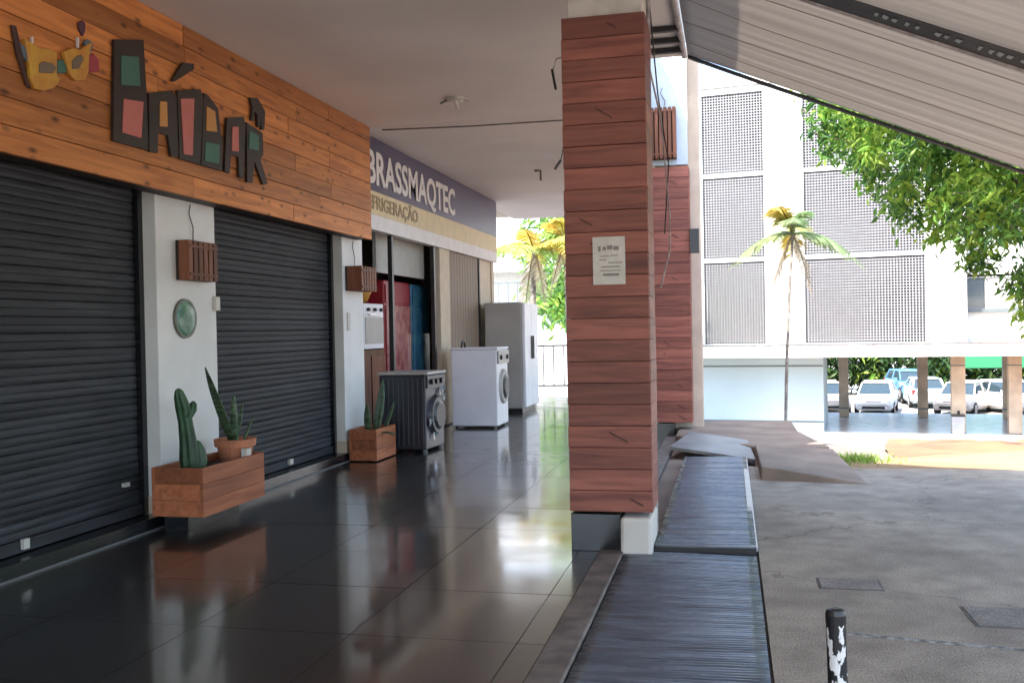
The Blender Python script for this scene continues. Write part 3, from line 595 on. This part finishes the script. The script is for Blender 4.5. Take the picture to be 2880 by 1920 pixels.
MB().tube([(-.455, .455, -.03), (-.45, .45, 1.0), (-.458, .452, 2.0), (-.448, .45, 3.3)], .013, 8).build("conduit", M_tube, t)
nt_ = thing("paper_notice", "white printed notice pinned on the near boarded pillar", "notice", (-.653, 5.33, 1.49))
B(-.09, .09, -.006, -.0035, 0, .265).build("sheet", M_paper, nt_)
for k, (x0, x1, zz, hh) in enumerate(((-.06, -.045, .185, .028), (-.035, -.015, .19, .02), (-.01, .02, .193, .024), (.025, .055, .19, .022), (-.05, .0, .155, .005), (.01, .05, .158, .005), (-.055, -.015, .135, .005), (-.005, .075, .118, .006), (-.045, .06, .095, .007), (-.05, .065, .075, .005), (-.035, .055, .048, .013))):
    B(x0, x1, -.0075, -.0062, zz, zz + hh).build("print_line", M_ink, nt_)
t = thing("loose_wire", "loose black wire ends sticking out of the near pillar top", "wire", (-.9, 5.34, 2.6))
MB().tube([(0, 0, .17), (-.03, 0, .165), (-.05, -.01, .10)], .003, 6).build("wire", M_blackp, t); MB().tube([(-.055, -.01, .105), (-.035, -.01, -.01)], .008, 6).build("sleeve", M_blackp, t)
t = thing("loose_wire", "loose black wire stub lower on the near pillar's left edge", "wire", (-.9, 5.34, 2.15))
MB().tube([(.0, 0, .12), (-.012, 0, .06), (-.02, -.005, .03)], .003, 6).build("wire", M_blackp, t); MB().tube([(-.015, -.005, .045), (-.05, -.01, -.005)], .008, 6).build("sleeve", M_blackp, t)

t = thing("clad_pillar", "far pillar with board cladding below a sky-tinted white panel", "pillar", (0, 11.0, 0))
clad(t, -.84, -.435, .0, .30, .165, 3.05, 24)
B(-.81, -.322, .33, .56, -.3, 4.6).build("core", M_beige, t, bevel=.006)
B(-.81, -.44, .03, .32, 3.06, 4.6).build("core", M_beige, t)
B(-.835, -.44, -.01, .026, 3.07, 4.6).build("painted_panel", flat("sky-tinted white panel", (0.50, 0.58, 0.66), 0.6), t)  # white board; blue sky light is put into its colour
B(-.845, -.64, -.03, .3, -.02, .155).build("plinth", M_step, t)
B(-.43, -.33, -.06, .026, 2.07, 2.34).build("meter_box", M_plaq, t)
slat_lamp(-.70, 10.985, 3.13, .28, .56, .16, 'y', "tall wooden slat lamp on the far pillar's pale panel", .25)
t = thing("hanging_cable", "pale cable hanging loose between the two boarded pillars", "cable", (-.42, 6.3, 0))
MB().tube([(-.05, -.5, 2.9), (.0, .0, 2.6), (.03, .3, 2.0), (.03, .2, 1.75), (-.02, 0, 1.5)], .006, 6).build("cable", M_tube, t); MB().tube([(-.03, -.4, 3.2), (-.03, .2, 2.8), (.01, .6, 2.4), (-.02, .5, 1.9)], .005, 6).build("cable", M_blackp, t)

# ------------------------------------------------------------------ ceiling bits
t = thing("ceiling_fitting", "broken pale light fitting on the arcade ceiling", "light fitting", (-2.34, 8.2, 3.305))
MB().lathe([(.075, 0), (.085, -.018), (.05, -.03)], n=18).build("rose", M_ivory, t); MB().tube([(0, 0, -.03), (.02, 0, -.10)], .018, 8).build("socket", M_ivory, t); MB().tube([(.0, 0, -.02), (-.1, .02, -.015), (-.14, 0, -.04)], .008, 6).build("wire", M_blackp, t); MB().tube([(.05, 0, -.01), (.12, .02, -.03)], .012, 6).build("clip", M_ivory, t)
t = thing("ceiling_hook", "small dark bracket on the ceiling near the far seam", "hook", (-2.36, 12.2, 3.305))
MB().tube([(-.08, 0, -.012), (.0, 0, -.012), (.0, 0, -.14)], .014, 6).build("bracket", M_rail, t)
t = thing("ceiling_cable", "thin cable running across the arcade ceiling", "cable", (-3.4, 9.2, 3.29))
MB().tube([(0, 0, 0), (.9, .01, -.02), (1.6, .03, -.018), (2.45, .12, -.005)], .007, 6).build("cable", M_rail, t)

# ------------------------------------------------------------------ ribbed plates, concrete pads, platform
def ribbed_plate(y0, y1, x0, x1, za, zb, label, edge=False):
    t = thing("ribbed_plate", label, "ramp plate", (0, y0, 0), 0, "ribbed plates over the gutter")
    pitch = .027; n = int((y1 - y0) / pitch); per = 6; nxp = 13; m = MB()
    ph = rng.uniform(-1.0, 1.0, (n + 1, nxp)); ph = (ph + np.roll(ph, 1, 1) + np.roll(ph, -1, 1)) / 2; am = rng.uniform(.2, 1.35, n + 1)
    rowsn = n * per + 1
    for j in range(rowsn):
        yy = (y1 - y0) * j / (rowsn - 1); k = min(j // per, n)
        for i in range(nxp):
            x = x0 + (x1 - x0) * i / (nxp - 1)
            z = za + (zb - za) * yy / (y1 - y0) + .0026 * am[k] * math.sin(2 * math.pi * j / per + ph[k, i]) + .004 * math.sin(x * 5 + yy * 2.1)
            m.v.append((x, yy, z))
    for j in range(rowsn - 1):
        for i in range(nxp - 1): a = j * nxp + i; m.f.append((a, a + 1, a + nxp + 1, a + nxp))
    o = m.build("sheet", M_rub, t, smooth=True); s = o.modifiers.new("thick", 'SOLIDIFY'); s.thickness = .012; s.offset = -1
    if edge: MB().hexa([(x1 - .03, 0, za - .01), (x1 + .008, 0, za - .01), (x1 + .008, y1 - y0, zb - .01), (x1 - .03, y1 - y0, zb - .01), (x1 - .03, 0, za + .014), (x1 + .008, 0, za + .014), (x1 + .008, y1 - y0, zb + .014), (x1 - .03, y1 - y0, zb + .014)]).build("edge_strip", M_alu, t)
    MB().box(x0, x1, -.012, -.002, za - .045, za + .003).build("front_lip", M_steel, t)
    return t
ribbed_plate(.6, 5.36, -.592, .118, -.02, -.012, "ribbed grey plate over the gutter nearest the camera")
ribbed_plate(5.40, 9.05, -.435, .118, .022, .03, "ribbed grey plate with a metal edge strip beyond the near pillar", True)
t = thing("cement_slab", "smooth tilted cement slab with a dark gap under it beyond the ribbed plates", "slab", (0, 9.0, 0))
MB().hexa([(-.60, .42, .055), (.205, .03, -.01), (.15, .95, .06), (-.44, 1.5, .085), (-.60, .42, .09), (.205, .03, .025), (.15, .95, .095), (-.44, 1.5, .12)]).build("slab", M_slab, t, bevel=.006)
t = thing("concrete_ramp", "low concrete ramp sloping down to the road beside the far pillar", "ramp", (0, 8, 0))
MB().hexa([(.22, -.02, -.05), (1.02, -.16, -.05), (1.02, 1.2, -.3), (.21, 1.5, -.3), (.22, -.02, .115), (1.02, -.16, .004), (.93, 1.55, .06), (.21, 1.5, .105)]).build("wedge", M_conc, t, bevel=.012)
t = thing("concrete_platform", "rough concrete platform round the foot of the far pillar", "platform", (0, 9.5, 0))
MB().prismz([(-.598, .98), (.205, .02), (.90, .06), (.70, 1.5), (.70, 2.6), (-.598, 2.6)], -1.2, .082).build("block", M_conc, t, bevel=.015)

# ------------------------------------------------------------------ bollard
t = thing("bollard", "short black pipe bollard with chipped white paint on the road", "bollard", (.268, 2.75, 0), R(20))
MB().tube([(.008, 0, 0), (0, 0, .43), (0, 0, .447)], [.0265, .0265, .0255], 20).build("pipe", M_bol, t, smooth=False)
MB().lathe([(.0275, .43), (.028, .455), (.024, .468), (.01, .472)], n=20).build("cap", M_blackp, t)

# ------------------------------------------------------------------ awning
aw = thing("canvas_awning", "beige canvas awning with black hem sloping over the road", "awning", (-.28, 7.3, 3.27))
SLP = .4325
def aw_z(x, yy):                                               # local x outwards, yy towards the camera (positive)
    f = min(1, x / .5); k = 1 + .25 * math.sin(x * 1.3 + yy)
    wr = .005 * math.sin(yy * 31 + .5 * math.sin(x * .9)) * k + .0025 * math.sin(yy * 74 + 1.2) + .010 * math.sin(yy * 8.5 + .25 * x)
    return -SLP * x + wr * f - .015 * math.sin(math.pi * (yy % 2.1) / 2.1) * f
def sheet(y0, y1, name, nyy=110, nxx=40, W=3.0):
    m = MB()
    for j in range(nyy + 1):
        yy = y0 + (y1 - y0) * j / nyy
        for i in range(nxx + 1): x = W * i / nxx; m.v.append((x, -yy, aw_z(x, yy)))
    for j in range(nyy):
        for i in range(nxx): a = j * (nxx + 1) + i; m.f.append((a, a + 1, a + nxx + 2, a + nxx + 1))
    o = m.build(name, M_awn, aw, smooth=True); s = o.modifiers.new("thick", 'SOLIDIFY'); s.thickness = .002; return o
sheet(0.0, 2.1, "canvas"); sheet(2.1, 4.2, "canvas"); sheet(4.2, 8.5, "canvas")
def strip(yc, w, dz, name, m, th=.012):
    q = MB(); n = 40
    for i in range(n):
        xa, xb = 3.0 * i / n, 3.0 * (i + 1) / n; za, zb = aw_z(xa, yc) + dz, aw_z(xb, yc) + dz
        q.hexa([(xa, -yc - w / 2, za - th), (xb, -yc - w / 2, zb - th), (xb, -yc + w / 2, zb - th), (xa, -yc + w / 2, za - th), (xa, -yc - w / 2, za), (xb, -yc - w / 2, zb), (xb, -yc + w / 2, zb), (xa, -yc + w / 2, za)])
    return q.build(name, m, aw)
strip(-.02, .05, 0.0, "hem", M_hem, .02)
for yy in (.36, .83, 1.32, 1.78, 2.9): strip(yy, .008, -.004, "seam", flat("crease shade brown", (0.26, 0.21, 0.18), 0.7), .003)  # crease shade drawn in as thin brown strips on the canvas
strip(2.16, .20, -.02, "printed_band", M_hem, .004); strip(2.035, .022, -.014, "seam_tube", M_tube, .02)
for k in range(16):
    x = 1.0 + k * .048 + random.uniform(-.01, .01)
    if k in (5, 9): continue
    z = aw_z(x, 2.16) - .0275; w = random.uniform(.012, .03)
    MB().hexa([(x, -2.19 - random.uniform(0, .02), z), (x + w, -2.19, z - w * SLP), (x + w * .8, -2.13 + random.uniform(-.03, .01), z - w * SLP * .8), (x, -2.15, z), (x, -2.19, z + .001), (x + w, -2.19, z - w * SLP + .001), (x + w * .8, -2.14, z - w * SLP * .8 + .001), (x, -2.15, z + .001)]).build("print_mark", M_hemw, aw)
MB().tube([(-.03, 0.1, .02), (-.03, -8, .02)], .022, 10).build("eave_tube", M_tube, aw)
for yy in (-.1, -.35, -.62, -1.45):
    B(-.26, -.035, yy - .02, yy + .02, -.005, .03).build("cross_bar", M_steel, aw)

# ------------------------------------------------------------------ far-end railing
t = thing("iron_railing", "thin iron railing closing the far end of the arcade", "railing", (-3.6, 17.25, 0))
for zz in (.93, .2): B(0, 2.85, -.015, .015, zz, zz + .03).build("rail", M_rail, t)
for k in range(15): B(.05 + k * .19, .068 + k * .19, -.009, .009, .231 if k % 5 else 0.0, .929).build("baluster", M_rail, t)

# ------------------------------------------------------------------ trees
def leaves(m, centre, n, spread, size, cols, droop=0.8, rngs=rng):
    """lance leaves hanging from a twig end"""
    c = np.array(centre)
    for _ in range(n):
        d = rngs.normal(size=3); d /= np.linalg.norm(d); d[2] = d[2] * .5 - droop * rngs.uniform(.3, 1); d /= np.linalg.norm(d)
        o = c + rngs.normal(size=3) * spread; s = np.cross(d, rngs.normal(size=3)); s /= np.linalg.norm(s)
        L = size * rngs.uniform(.7, 1.25); w = L * .17; b = len(m.v); mid = o + d * L * .45
        nn = np.cross(d, s) * w * .4; tip = o + d * L + np.array([0, 0, -L * .12])
        m.v += [tuple(o), tuple(mid + s * w + nn), tuple(tip), tuple(mid - s * w + nn), tuple(mid - nn * .3)]
        m.f += [(b, b + 1, b + 4), (b + 1, b + 2, b + 4), (b + 2, b + 3, b + 4), (b + 3, b, b + 4)]
        col = cols[rngs.integers(len(cols))]; k = rngs.uniform(.75, 1.25); m.c += [(col[0] * k, col[1] * k, col[2] * k, 1)] * 5
GREENS = [(.08, .17, .035), (.11, .23, .04), (.05, .115, .04), (.17, .28, .045), (.085, .19, .04)]
YG = [(.20, .33, .05), (.26, .36, .06), (.13, .26, .04)]

def broad_tree(name, label, base, top, ctr, rad, nclus, per, size, cols, group=None, shell=.55, extra=(), fresh=0.25, limbs=7):
    t = thing(name, label, "tree", base, 0, group); b = Vector(base); c = Vector(ctr) - b
    tr = MB(); tr.tube([(0, 0, 0), (.05, .03, (top) * .45), (0, .08, top)], [.22, .17, .14], 12); tr.build("trunk", M_bark, t, smooth=True)
    tips = []
    for k in range(limbs):
        a = 2 * math.pi * k / limbs + random.uniform(-.3, .3); e = random.uniform(-.45, .6)
        end = c + Vector((rad[0] * .78 * math.cos(a) * math.cos(e), rad[1] * .78 * math.sin(a) * math.cos(e), rad[2] * .78 * math.sin(e)))
        s0 = Vector((0, .08, top - .1)); mid = s0.lerp(end, .5) + Vector((0, 0, .35))
        l = MB(); l.tube([s0, s0.lerp(mid, .5) + Vector((0, 0, .15)), mid, mid.lerp(end, .55), end], [.11, .09, .06, .035, .015], 7); l.build("limb", M_bark, t, smooth=True)
    m = MB(); m.c = []
    cent = []
    for _ in range(nclus):
        d = rng.normal(size=3); d /= np.linalg.norm(d); r = rng.uniform(shell, 1.0) ** .7; lump = 1 + .10 * math.sin(d[0] * 7 + d[2] * 5) + .08 * math.sin(d[1] * 9 - d[2] * 6)
        p = np.array(c) + d * np.array(rad) * r * lump; cent.append(p)
    for p in list(extra): cent.append(np.array(Vector(p) - b))
    for p in cent:
        pal = YG if rng.random() < fresh + (0.35 if name == "mango_tree" and p[0] < c[0] - 1.2 else 0) else cols  # sun on the mango's left side painted in as yellower leaves
        leaves(m, p, per, .13 * size / .2, size, pal)
        if rng.random() < .5:
            bb = len(m.v); q = p + rng.normal(size=3) * .25; s = .012
            m.v += [tuple(p), tuple(p + [s, 0, 0]), tuple(q + [s, 0, s]), tuple(q)]; m.f.append((bb, bb + 1, bb + 2, bb + 3)); m.c += [(.09, .06, .04, 1)] * 4
    m.build("crown", M_leaf, t, kind="stuff"); return t
ex = [(4.2 + random.uniform(-.1, .3), 15 + random.uniform(-.3, .3), 1.45 + random.uniform(-.2, .5)) for _ in range(7)]
broad_tree("mango_tree", "large leafy green tree hanging over from the right", (5.3, 15.6, gz(5.3, 15.6)), 3.2, (5.1, 15.4, 5.4), (4.2, 3.8, 3.55), 1500, 50, .17, GREENS, extra=ex, shell=.5)

def palm(name, label, base, ht, lean, nf, fl, cols, tr, droop=1.0, group=None, skew=0.0):
    t = thing(name, label, "palm tree", base, 0, group); top = Vector((lean[0], lean[1], ht))
    pts = [Vector((lean[0] * (k / 6) ** 1.6, lean[1] * (k / 6) ** 1.6, ht * k / 6)) for k in range(7)]
    MB().tube(pts, [tr * 1.25, tr, tr, tr * .95, tr * .9, tr * .9, tr * .8], 10).build("trunk", M_ptrunk, t, smooth=True)
    for k in range(nf):
        a = 2 * math.pi * k / nf + random.uniform(-.3, .3) + skew; el = random.uniform(.1, 1.35); L = fl * random.uniform(.75, 1.1); dr = droop * random.uniform(.7, 1.3)
        if k % 6 == 5: el = -1.0; dr = 1.1; L *= .75
        d = Vector((math.cos(a) * math.cos(el), math.sin(a) * math.cos(el), math.sin(el))); m = MB(); m.c = []; n = 16
        col = cols[k % len(cols)] if k % 6 != 5 else (.42, .34, .25)
        spine = [top + d * L * (i / n) + Vector((0, 0, -dr * L * .62 * (i / n) ** 2)) for i in range(n + 1)]
        m.tube(spine, [.018 * fl * (1 - .8 * i / n) for i in range(n + 1)], 5); m.c += [(col[0] * .8, col[1] * .8, col[2] * .8, 1)] * len(m.v)
        for i in range(3, n + 1):
            tg = (spine[i] - spine[i - 1]).normalized(); sd = tg.cross(Vector((0, 0, 1))).normalized()
            for s in (-1, 1):
                for q in (0, .5):
                    o = spine[i].lerp(spine[i - 1], q); ll = L * .30 * math.sin(math.pi * min(.95, (i - q) / n * .85 + .12)); e = o + sd * s * ll * .8 + tg * ll * .45 + Vector((0, 0, -ll * random.uniform(.25, .7))); w = tg * ll * .06
                    b = len(m.v); m.v += [tuple(o - w), tuple(o + w), tuple((o + e) / 2 + w * 1.3 + Vector((0, 0, .05 * ll))), tuple(e), tuple((o + e) / 2 - w * 1.3 + Vector((0, 0, .05 * ll)))]
                    m.f.append((b, b + 1, b + 2, b + 3, b + 4)); kk = random.uniform(.75, 1.25); m.c += [(col[0] * kk, col[1] * kk, col[2] * kk, 1)] * 5
        m.build("frond", M_pfr, t)
    return t
PG = [(.26, .36, .2), (.3, .36, .2), (.34, .34, .14), (.42, .34, .1), (.28, .38, .22)]
PY = [(.46, .40, .10), (.36, .42, .12), (.5, .36, .09), (.26, .40, .12)]
palm("slender_palm", "slender young palm with a thin trunk in front of the latticed block", (.70, 13.5, gz(.7, 13.5)), 3.0, (.135, 0), 12, .95, PG, .022)
palm("yellow_palm", "yellowing palm beyond the railing, left one", (-4.55, 22.0, gz(-4, 22)), 4.6, (.1, 0), 13, 1.5, PY, .07, group="palms past the arcade")
palm("yellow_palm", "yellowing palm beyond the railing, right one", (-3.75, 22.6, gz(-4, 22.6)), 4.9, (-.05, 0), 13, 1.5, PY, .06, group="palms past the arcade", skew=.4)

# grass tuft by the ramp
m = MB(); m.c = []
for _ in range(420):
    x, y_ = random.gauss(1.12, .14), random.gauss(9.5, .3); h = random.uniform(.02, .07); a = random.uniform(0, 6.3); z = gz(x, y_) + .0
    b = len(m.v); dx, dy = .009 * math.cos(a), .009 * math.sin(a); lx, ly = random.gauss(0, .06), random.gauss(0, .06)
    m.v += [(x - dx, y_ - dy, z), (x + dx, y_ + dy, z), (x + lx, y_ + ly, z + h + .06)]; m.f.append((b, b + 1, b + 2)); k = random.uniform(.7, 1.3); m.c += [(.20 * k, .30 * k, .05 * k, 1)] * 3
o = m.build("grass_tuft", M_leaf, kind="stuff"); tag(o, "tuft of bright green grass at the edge of the concrete ramp", "grass")

# ------------------------------------------------------------------ apartment block on columns
ap = thing("apartment_block", "white apartment block on columns with grey lattice panels", "building", (0, 33, 0), R(-7))
PIERS = [(-2.2, -.86), (1.14, 2.4), (6.02, 7.2)]; OPEN = [(-.86, 1.14), (2.4, 6.02)]
for a, b in PIERS: B(a, b, 0, .5, .592, 9.2).build("pier", M_fw, ap)
LEV = [(.62, 3.36), (3.5, 6.2), (6.34, 8.98)]
for a, b in OPEN:
    for z0, z1 in ((.592, .62), (3.36, 3.5), (6.2, 6.34), (8.98, 9.2)): B(a, b, .02, .5, z0, z1).build("floor_band", M_fw, ap)
    for z0, z1 in LEV:
        m = MB(); nc = round((b - a) / .09); nr = round((z1 - z0) / .09)
        for i in range(nc + 1): x = a + (b - a) * i / nc; m.box(max(a, x - .012), min(b, x + .012), .06, .26, z0, z1)
        for j in range(nr + 1): z = z0 + (z1 - z0) * j / nr; m.box(a, b, .063, .257, max(z0, z - .012), min(z1, z + .012))
        m.build("lattice", M_lat, ap, kind="stuff")
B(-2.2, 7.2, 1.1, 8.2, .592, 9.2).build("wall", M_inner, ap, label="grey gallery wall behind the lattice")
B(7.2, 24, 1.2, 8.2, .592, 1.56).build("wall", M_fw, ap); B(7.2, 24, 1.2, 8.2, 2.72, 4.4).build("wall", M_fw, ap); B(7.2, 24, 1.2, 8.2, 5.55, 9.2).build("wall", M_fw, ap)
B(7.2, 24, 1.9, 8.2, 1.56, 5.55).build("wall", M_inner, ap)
for z0, z1 in ((1.62, 2.66), (4.46, 5.5)):
    B(7.2, 24, 1.05, 1.2, z0 - .10, z0).build("sill", M_trim, ap)
    for k in range(14):
        x = 7.25 + k * .62; f = MB(); f.box(x, x + .04, 1.22, 1.30, z0, z1).box(x + .58, x + .62, 1.221, 1.299, z0, z1).box(x + .041, x + .579, 1.22, 1.30, z0, z0 + .05).box(x + .041, x + .579, 1.22, 1.30, z1 - .05, z1)
        w = f.build("window", M_lat, ap); B(x + .045, x + .575, 1.26, 1.27, z0 + .055, z1 - .055).build("pane", M_blind if k % 3 else M_glass, w)
B(-2.25, 24, -.12, 8.3, .16, .59).build("ring_beam", M_fstain, ap)
B(-2.25, 24, -.15, -.121, .57, .60).build("drip_edge", M_trim, ap)
B(-2.25, 7.25, -.06, 8.2, 9.205, 9.5).build("roof_edge", M_fstain, ap)
for k in range(8): B(-2.2 + k * 1.3, -2.16 + k * 1.3, .2, .24, 9.5, 10.2).build("roof_rail_post", M_trim, ap)
B(-2.2, 7.0, .2, .24, 10.16, 10.2).build("roof_rail", M_trim, ap)
B(-2.3, 24, -.3, 9, -3.4, -2.42).build("plinth", M_gfl, ap)
B(-2.2, 2.88, 1.4, 6, -2.415, .158).build("lobby_wall", M_lob, ap)
for z in (-.2, -2.1): B(-2.2, 2.886, 1.385, 1.3995, z, z + .05).build("trim", M_trim, ap)
for u, off, w in ((7.08, 1.95, .42), (8.75, 1.95, .39), (11.8, 1.95, .4), (15.0, 1.95, .4), (3.45, 7.2, .36), (6.31, 7.2, .36), (9.25, 7.2, .36), (12.4, 7.2, .36), (15.5, 7.2, .36)):
    c = B(u - w / 2, u + w / 2, off - w / 2, off + w / 2, -2.41, .158).build("column", M_col, ap, bevel=.01)
    B(u - w / 2 - .006, u + w / 2 + .006, off - w / 2 - .006, off + w / 2 + .006, -2.1 if off > 3 else -.22, -2.04 if off > 3 else -.18).build("band", M_trim, c)
fv = Vector((math.cos(R(7)), -math.sin(R(7)), 0)); nv = Vector((math.sin(R(7)), math.cos(R(7)), 0))
p = Vector((0, 33, 0)) + fv * 7.03 + nv * 1.5
t = thing("litter_bin", "grey litter bin before a column of the apartment block", "bin", (p.x, p.y, -2.42), R(-7))
MB().hexa([(-.17, -.15, 0), (.17, -.15, 0), (.17, .15, 0), (-.17, .15, 0), (-.2, -.18, .58), (.2, -.18, .58), (.2, .18, .58), (-.2, .18, .58)]).build("body", M_binm, t, bevel=.01)
B(-.21, .21, -.19, .19, .581, .64).build("lid", M_blackp, t, bevel=.01); B(-.02, .06, -.03, .03, .641, .76).build("handle", M_blackp, t)

# pale neighbour seen past the arcade's far end
nb = thing("far_house", "bright pale house with a balcony far past the yellow palms", "house", (-8.6, 40, -3), R(5))
B(-5, 4.4, 0, 8, 0, 5.35).build("wall", M_fw, nb); B(-5, 4.4, -.01, 8, 6.75, 12).build("wall", M_fw, nb); B(-5, 4.4, 1.2, 8, 5.35, 6.75).build("wall", M_blind, nb)
B(-5.1, 4.5, -.5, 0, 5.2, 5.36).build("balcony_slab", M_fstain, nb)
for k in range(24): B(-5 + k * .4, -4.96 + k * .4, -.45, -.41, 5.361, 6.2).build("baluster", M_trim, nb)
B(-5, 4.4, -.46, -.40, 6.2, 6.26).build("handrail", M_trim, nb)

# ------------------------------------------------------------------ parked cars
def car(loc, rz, paint, label, rear=False):
    t = thing("parked_car", label, "car", loc, rz, "cars parked behind the apartment block")
    st = [(-2.05, .66, .36, .60), (-1.98, .78, .26, .70), (-1.5, .85, .22, .84), (-.95, .86, .2, .95), (.4, .86, .2, .97), (1.5, .86, .22, 1.0), (1.93, .80, .27, .98), (2.03, .70, .38, .86)]
    m = MB(); n = 8
    for s, hw, zb, zt in st: m.v += [(s, y_, z) for y_, z in ((-hw * .88, zb), (-hw, zb + .14), (-hw, zt - .14), (-hw * .86, zt), (hw * .86, zt), (hw, zt - .14), (hw, zb + .14), (hw * .88, zb))]
    for i in range(len(st) - 1):
        for k in range(n): k2 = (k + 1) % n; m.f.append((i * n + k, i * n + k2, (i + 1) * n + k2, (i + 1) * n + k))
    m.f += [tuple(range(n)), tuple(range((len(st) - 1) * n, len(st) * n))]; m.build("body", paint, t, bevel=.03)
    MB().hexa([(-1.02, -.74, .95), (1.72, -.74, .99), (1.72, .74, .99), (-1.02, .74, .95), (-.38, -.6, 1.42), (1.28, -.6, 1.43), (1.28, .6, 1.43), (-.38, .6, 1.42)]).build("windows", M_cglass, t)
    MB().hexa([(-.45, -.63, 1.421), (1.35, -.63, 1.431), (1.35, .63, 1.431), (-.45, .63, 1.421), (-.3, -.56, 1.48), (1.2, -.56, 1.49), (1.2, .56, 1.49), (-.3, .56, 1.48)]).build("roof", paint, t, bevel=.02)
    for s in (-1, 1):
        MB().tube([(-1.04, s * .745, .95), (-.40, s * .61, 1.435)], .035, 6).build("pillar", paint, t); MB().tube([(1.73, s * .745, .98), (1.29, s * .61, 1.44)], .06, 6).build("pillar", paint, t); MB().tube([(.45, s * .755, .96), (.45, s * .615, 1.435)], .03, 6).build("pillar", paint, t)
        B(-.85, -.7, s * .93 - .09, s * .93 + .09, .98, 1.1).build("mirror", paint, t, bevel=.02)
        MB().hexa([(-2.035, s * .42, .56), (-1.9, s * .74, .58), (-1.85, s * .74, .58), (-1.9, s * .42, .56), (-1.99, s * .42, .70), (-1.80, s * .76, .74), (-1.75, s * .76, .74), (-1.85, s * .42, .70)]).build("headlight", M_light, t)
        MB().hexa([(1.90, s * .60, .72), (2.045, s * .58, .72), (2.0, s * .79, .72), (1.90, s * .80, .72), (1.90, s * .60, .94), (2.0, s * .58, .94), (1.95, s * .79, .94), (1.88, s * .80, .94)]).build("tail_light", M_tail, t)
        for xw in (-1.28, 1.28):
            w = MB().tube([(xw, s * .70, .31), (xw, s * .87, .31)], .31, 20).build("wheel", M_tyre, t); MB().tube([(xw, s * .871, .31), (xw, s * .88, .31)], .2, 14).build("rim", M_rimc, w)
    B(-2.062, -1.98, -.5, .5, .33, .45).build("grille", M_blackp, t, bevel=.02); B(-2.03, -1.97, -.33, .33, .60, .66).build("grille", M_blackp, t)
    B(-2.075, -2.06, -.22, .22, .46, .54).build("number_plate", M_paper, t); B(2.035, 2.05, -.22, .22, .6, .72).build("number_plate", M_paper, t)
    return t
def paint(nm, c): return mat(nm, c, 0.25, var=0.02, scale=2, spec=0.6)
PW = paint("white car paint", (.72, .73, .74)); PB = paint("blue car paint", (.10, .22, .36)); PS = paint("silver car paint", (.45, .47, .49)); PC = paint("cream car paint", (.66, .58, .5)); PI = paint("ice blue car paint", (.4, .52, .58))
G = gz(7, 48)
car((6.75, 48.6, G), R(78), PW, "white hatchback facing the camera between the two left columns")
car((9.3, 55.0, G + .25), R(97), PB, "blue car parked behind the white hatchback")
car((4.45, 49.0, G), R(95), PC, "cream car half hidden by the pale blue lobby wall")
car((9.55, 52.5, G), R(-92), PI, "pale blue car showing its tail lamp behind the middle column")
car((10.55, 48.3, G), R(62), PC, "cream car with dark grille between the two right columns")
car((12.6, 48.8, G), R(115), PW, "white tall car at the right beside the last column")
car((15.2, 49.4, G), R(90), PS, "silver car at the right edge of the picture")

# green canopy and the far trees behind the cars
t = thing("green_canopy", "green tarpaulin canopy above the parked cars at right", "canopy", (13.2, 54, G))
MB().hexa([(-1.6, -1, 1.85), (2.9, -1, 1.85), (2.9, 2, 2.3), (-1.6, 2, 2.3), (-1.6, -1, 2.9), (2.9, -1, 2.9), (2.9, 2, 3.0), (-1.6, 2, 3.0)]).build("tarpaulin", M_green, t, bevel=.05)
for x in (-1.5, 2.8): MB().tube([(x, 0, 0), (x, 0, 2.0)], .05, 8).build("post", M_rail, t)
DG = [(.03, .075, .022), (.045, .10, .03), (.025, .06, .025), (.07, .12, .035)]
for k, (x, y_, lab) in enumerate(((2.5, 60, "dark green tree behind the cream car"), (6.4, 62, "dense green tree behind the white hatchback"), (10.2, 60, "dense green tree behind the pale blue car"), (14.5, 63, "dark tree behind the green canopy"), (19, 60, "far green tree at the right behind the last column"), (-3, 64, "far dark tree hidden behind the lobby"))):
    broad_tree("background_tree", lab, (x, y_, gz(x, y_)), 1.6, (x, y_, gz(x, y_) + 2.7), (3.0, 2.4, 2.6), 170, 26, .5, DG, "trees behind the parking", fresh=.12, limbs=4)
broad_tree("background_tree", "bright green tree past the yellow palms at the arcade's end", (-4.2, 30, gz(-4, 30)), 3.5, (-4.2, 30, 3.4), (2.3, 2.2, 2.6), 200, 26, .35, [(.09, .2, .05), (.12, .24, .06)], "trees behind the parking", fresh=.3, limbs=4)
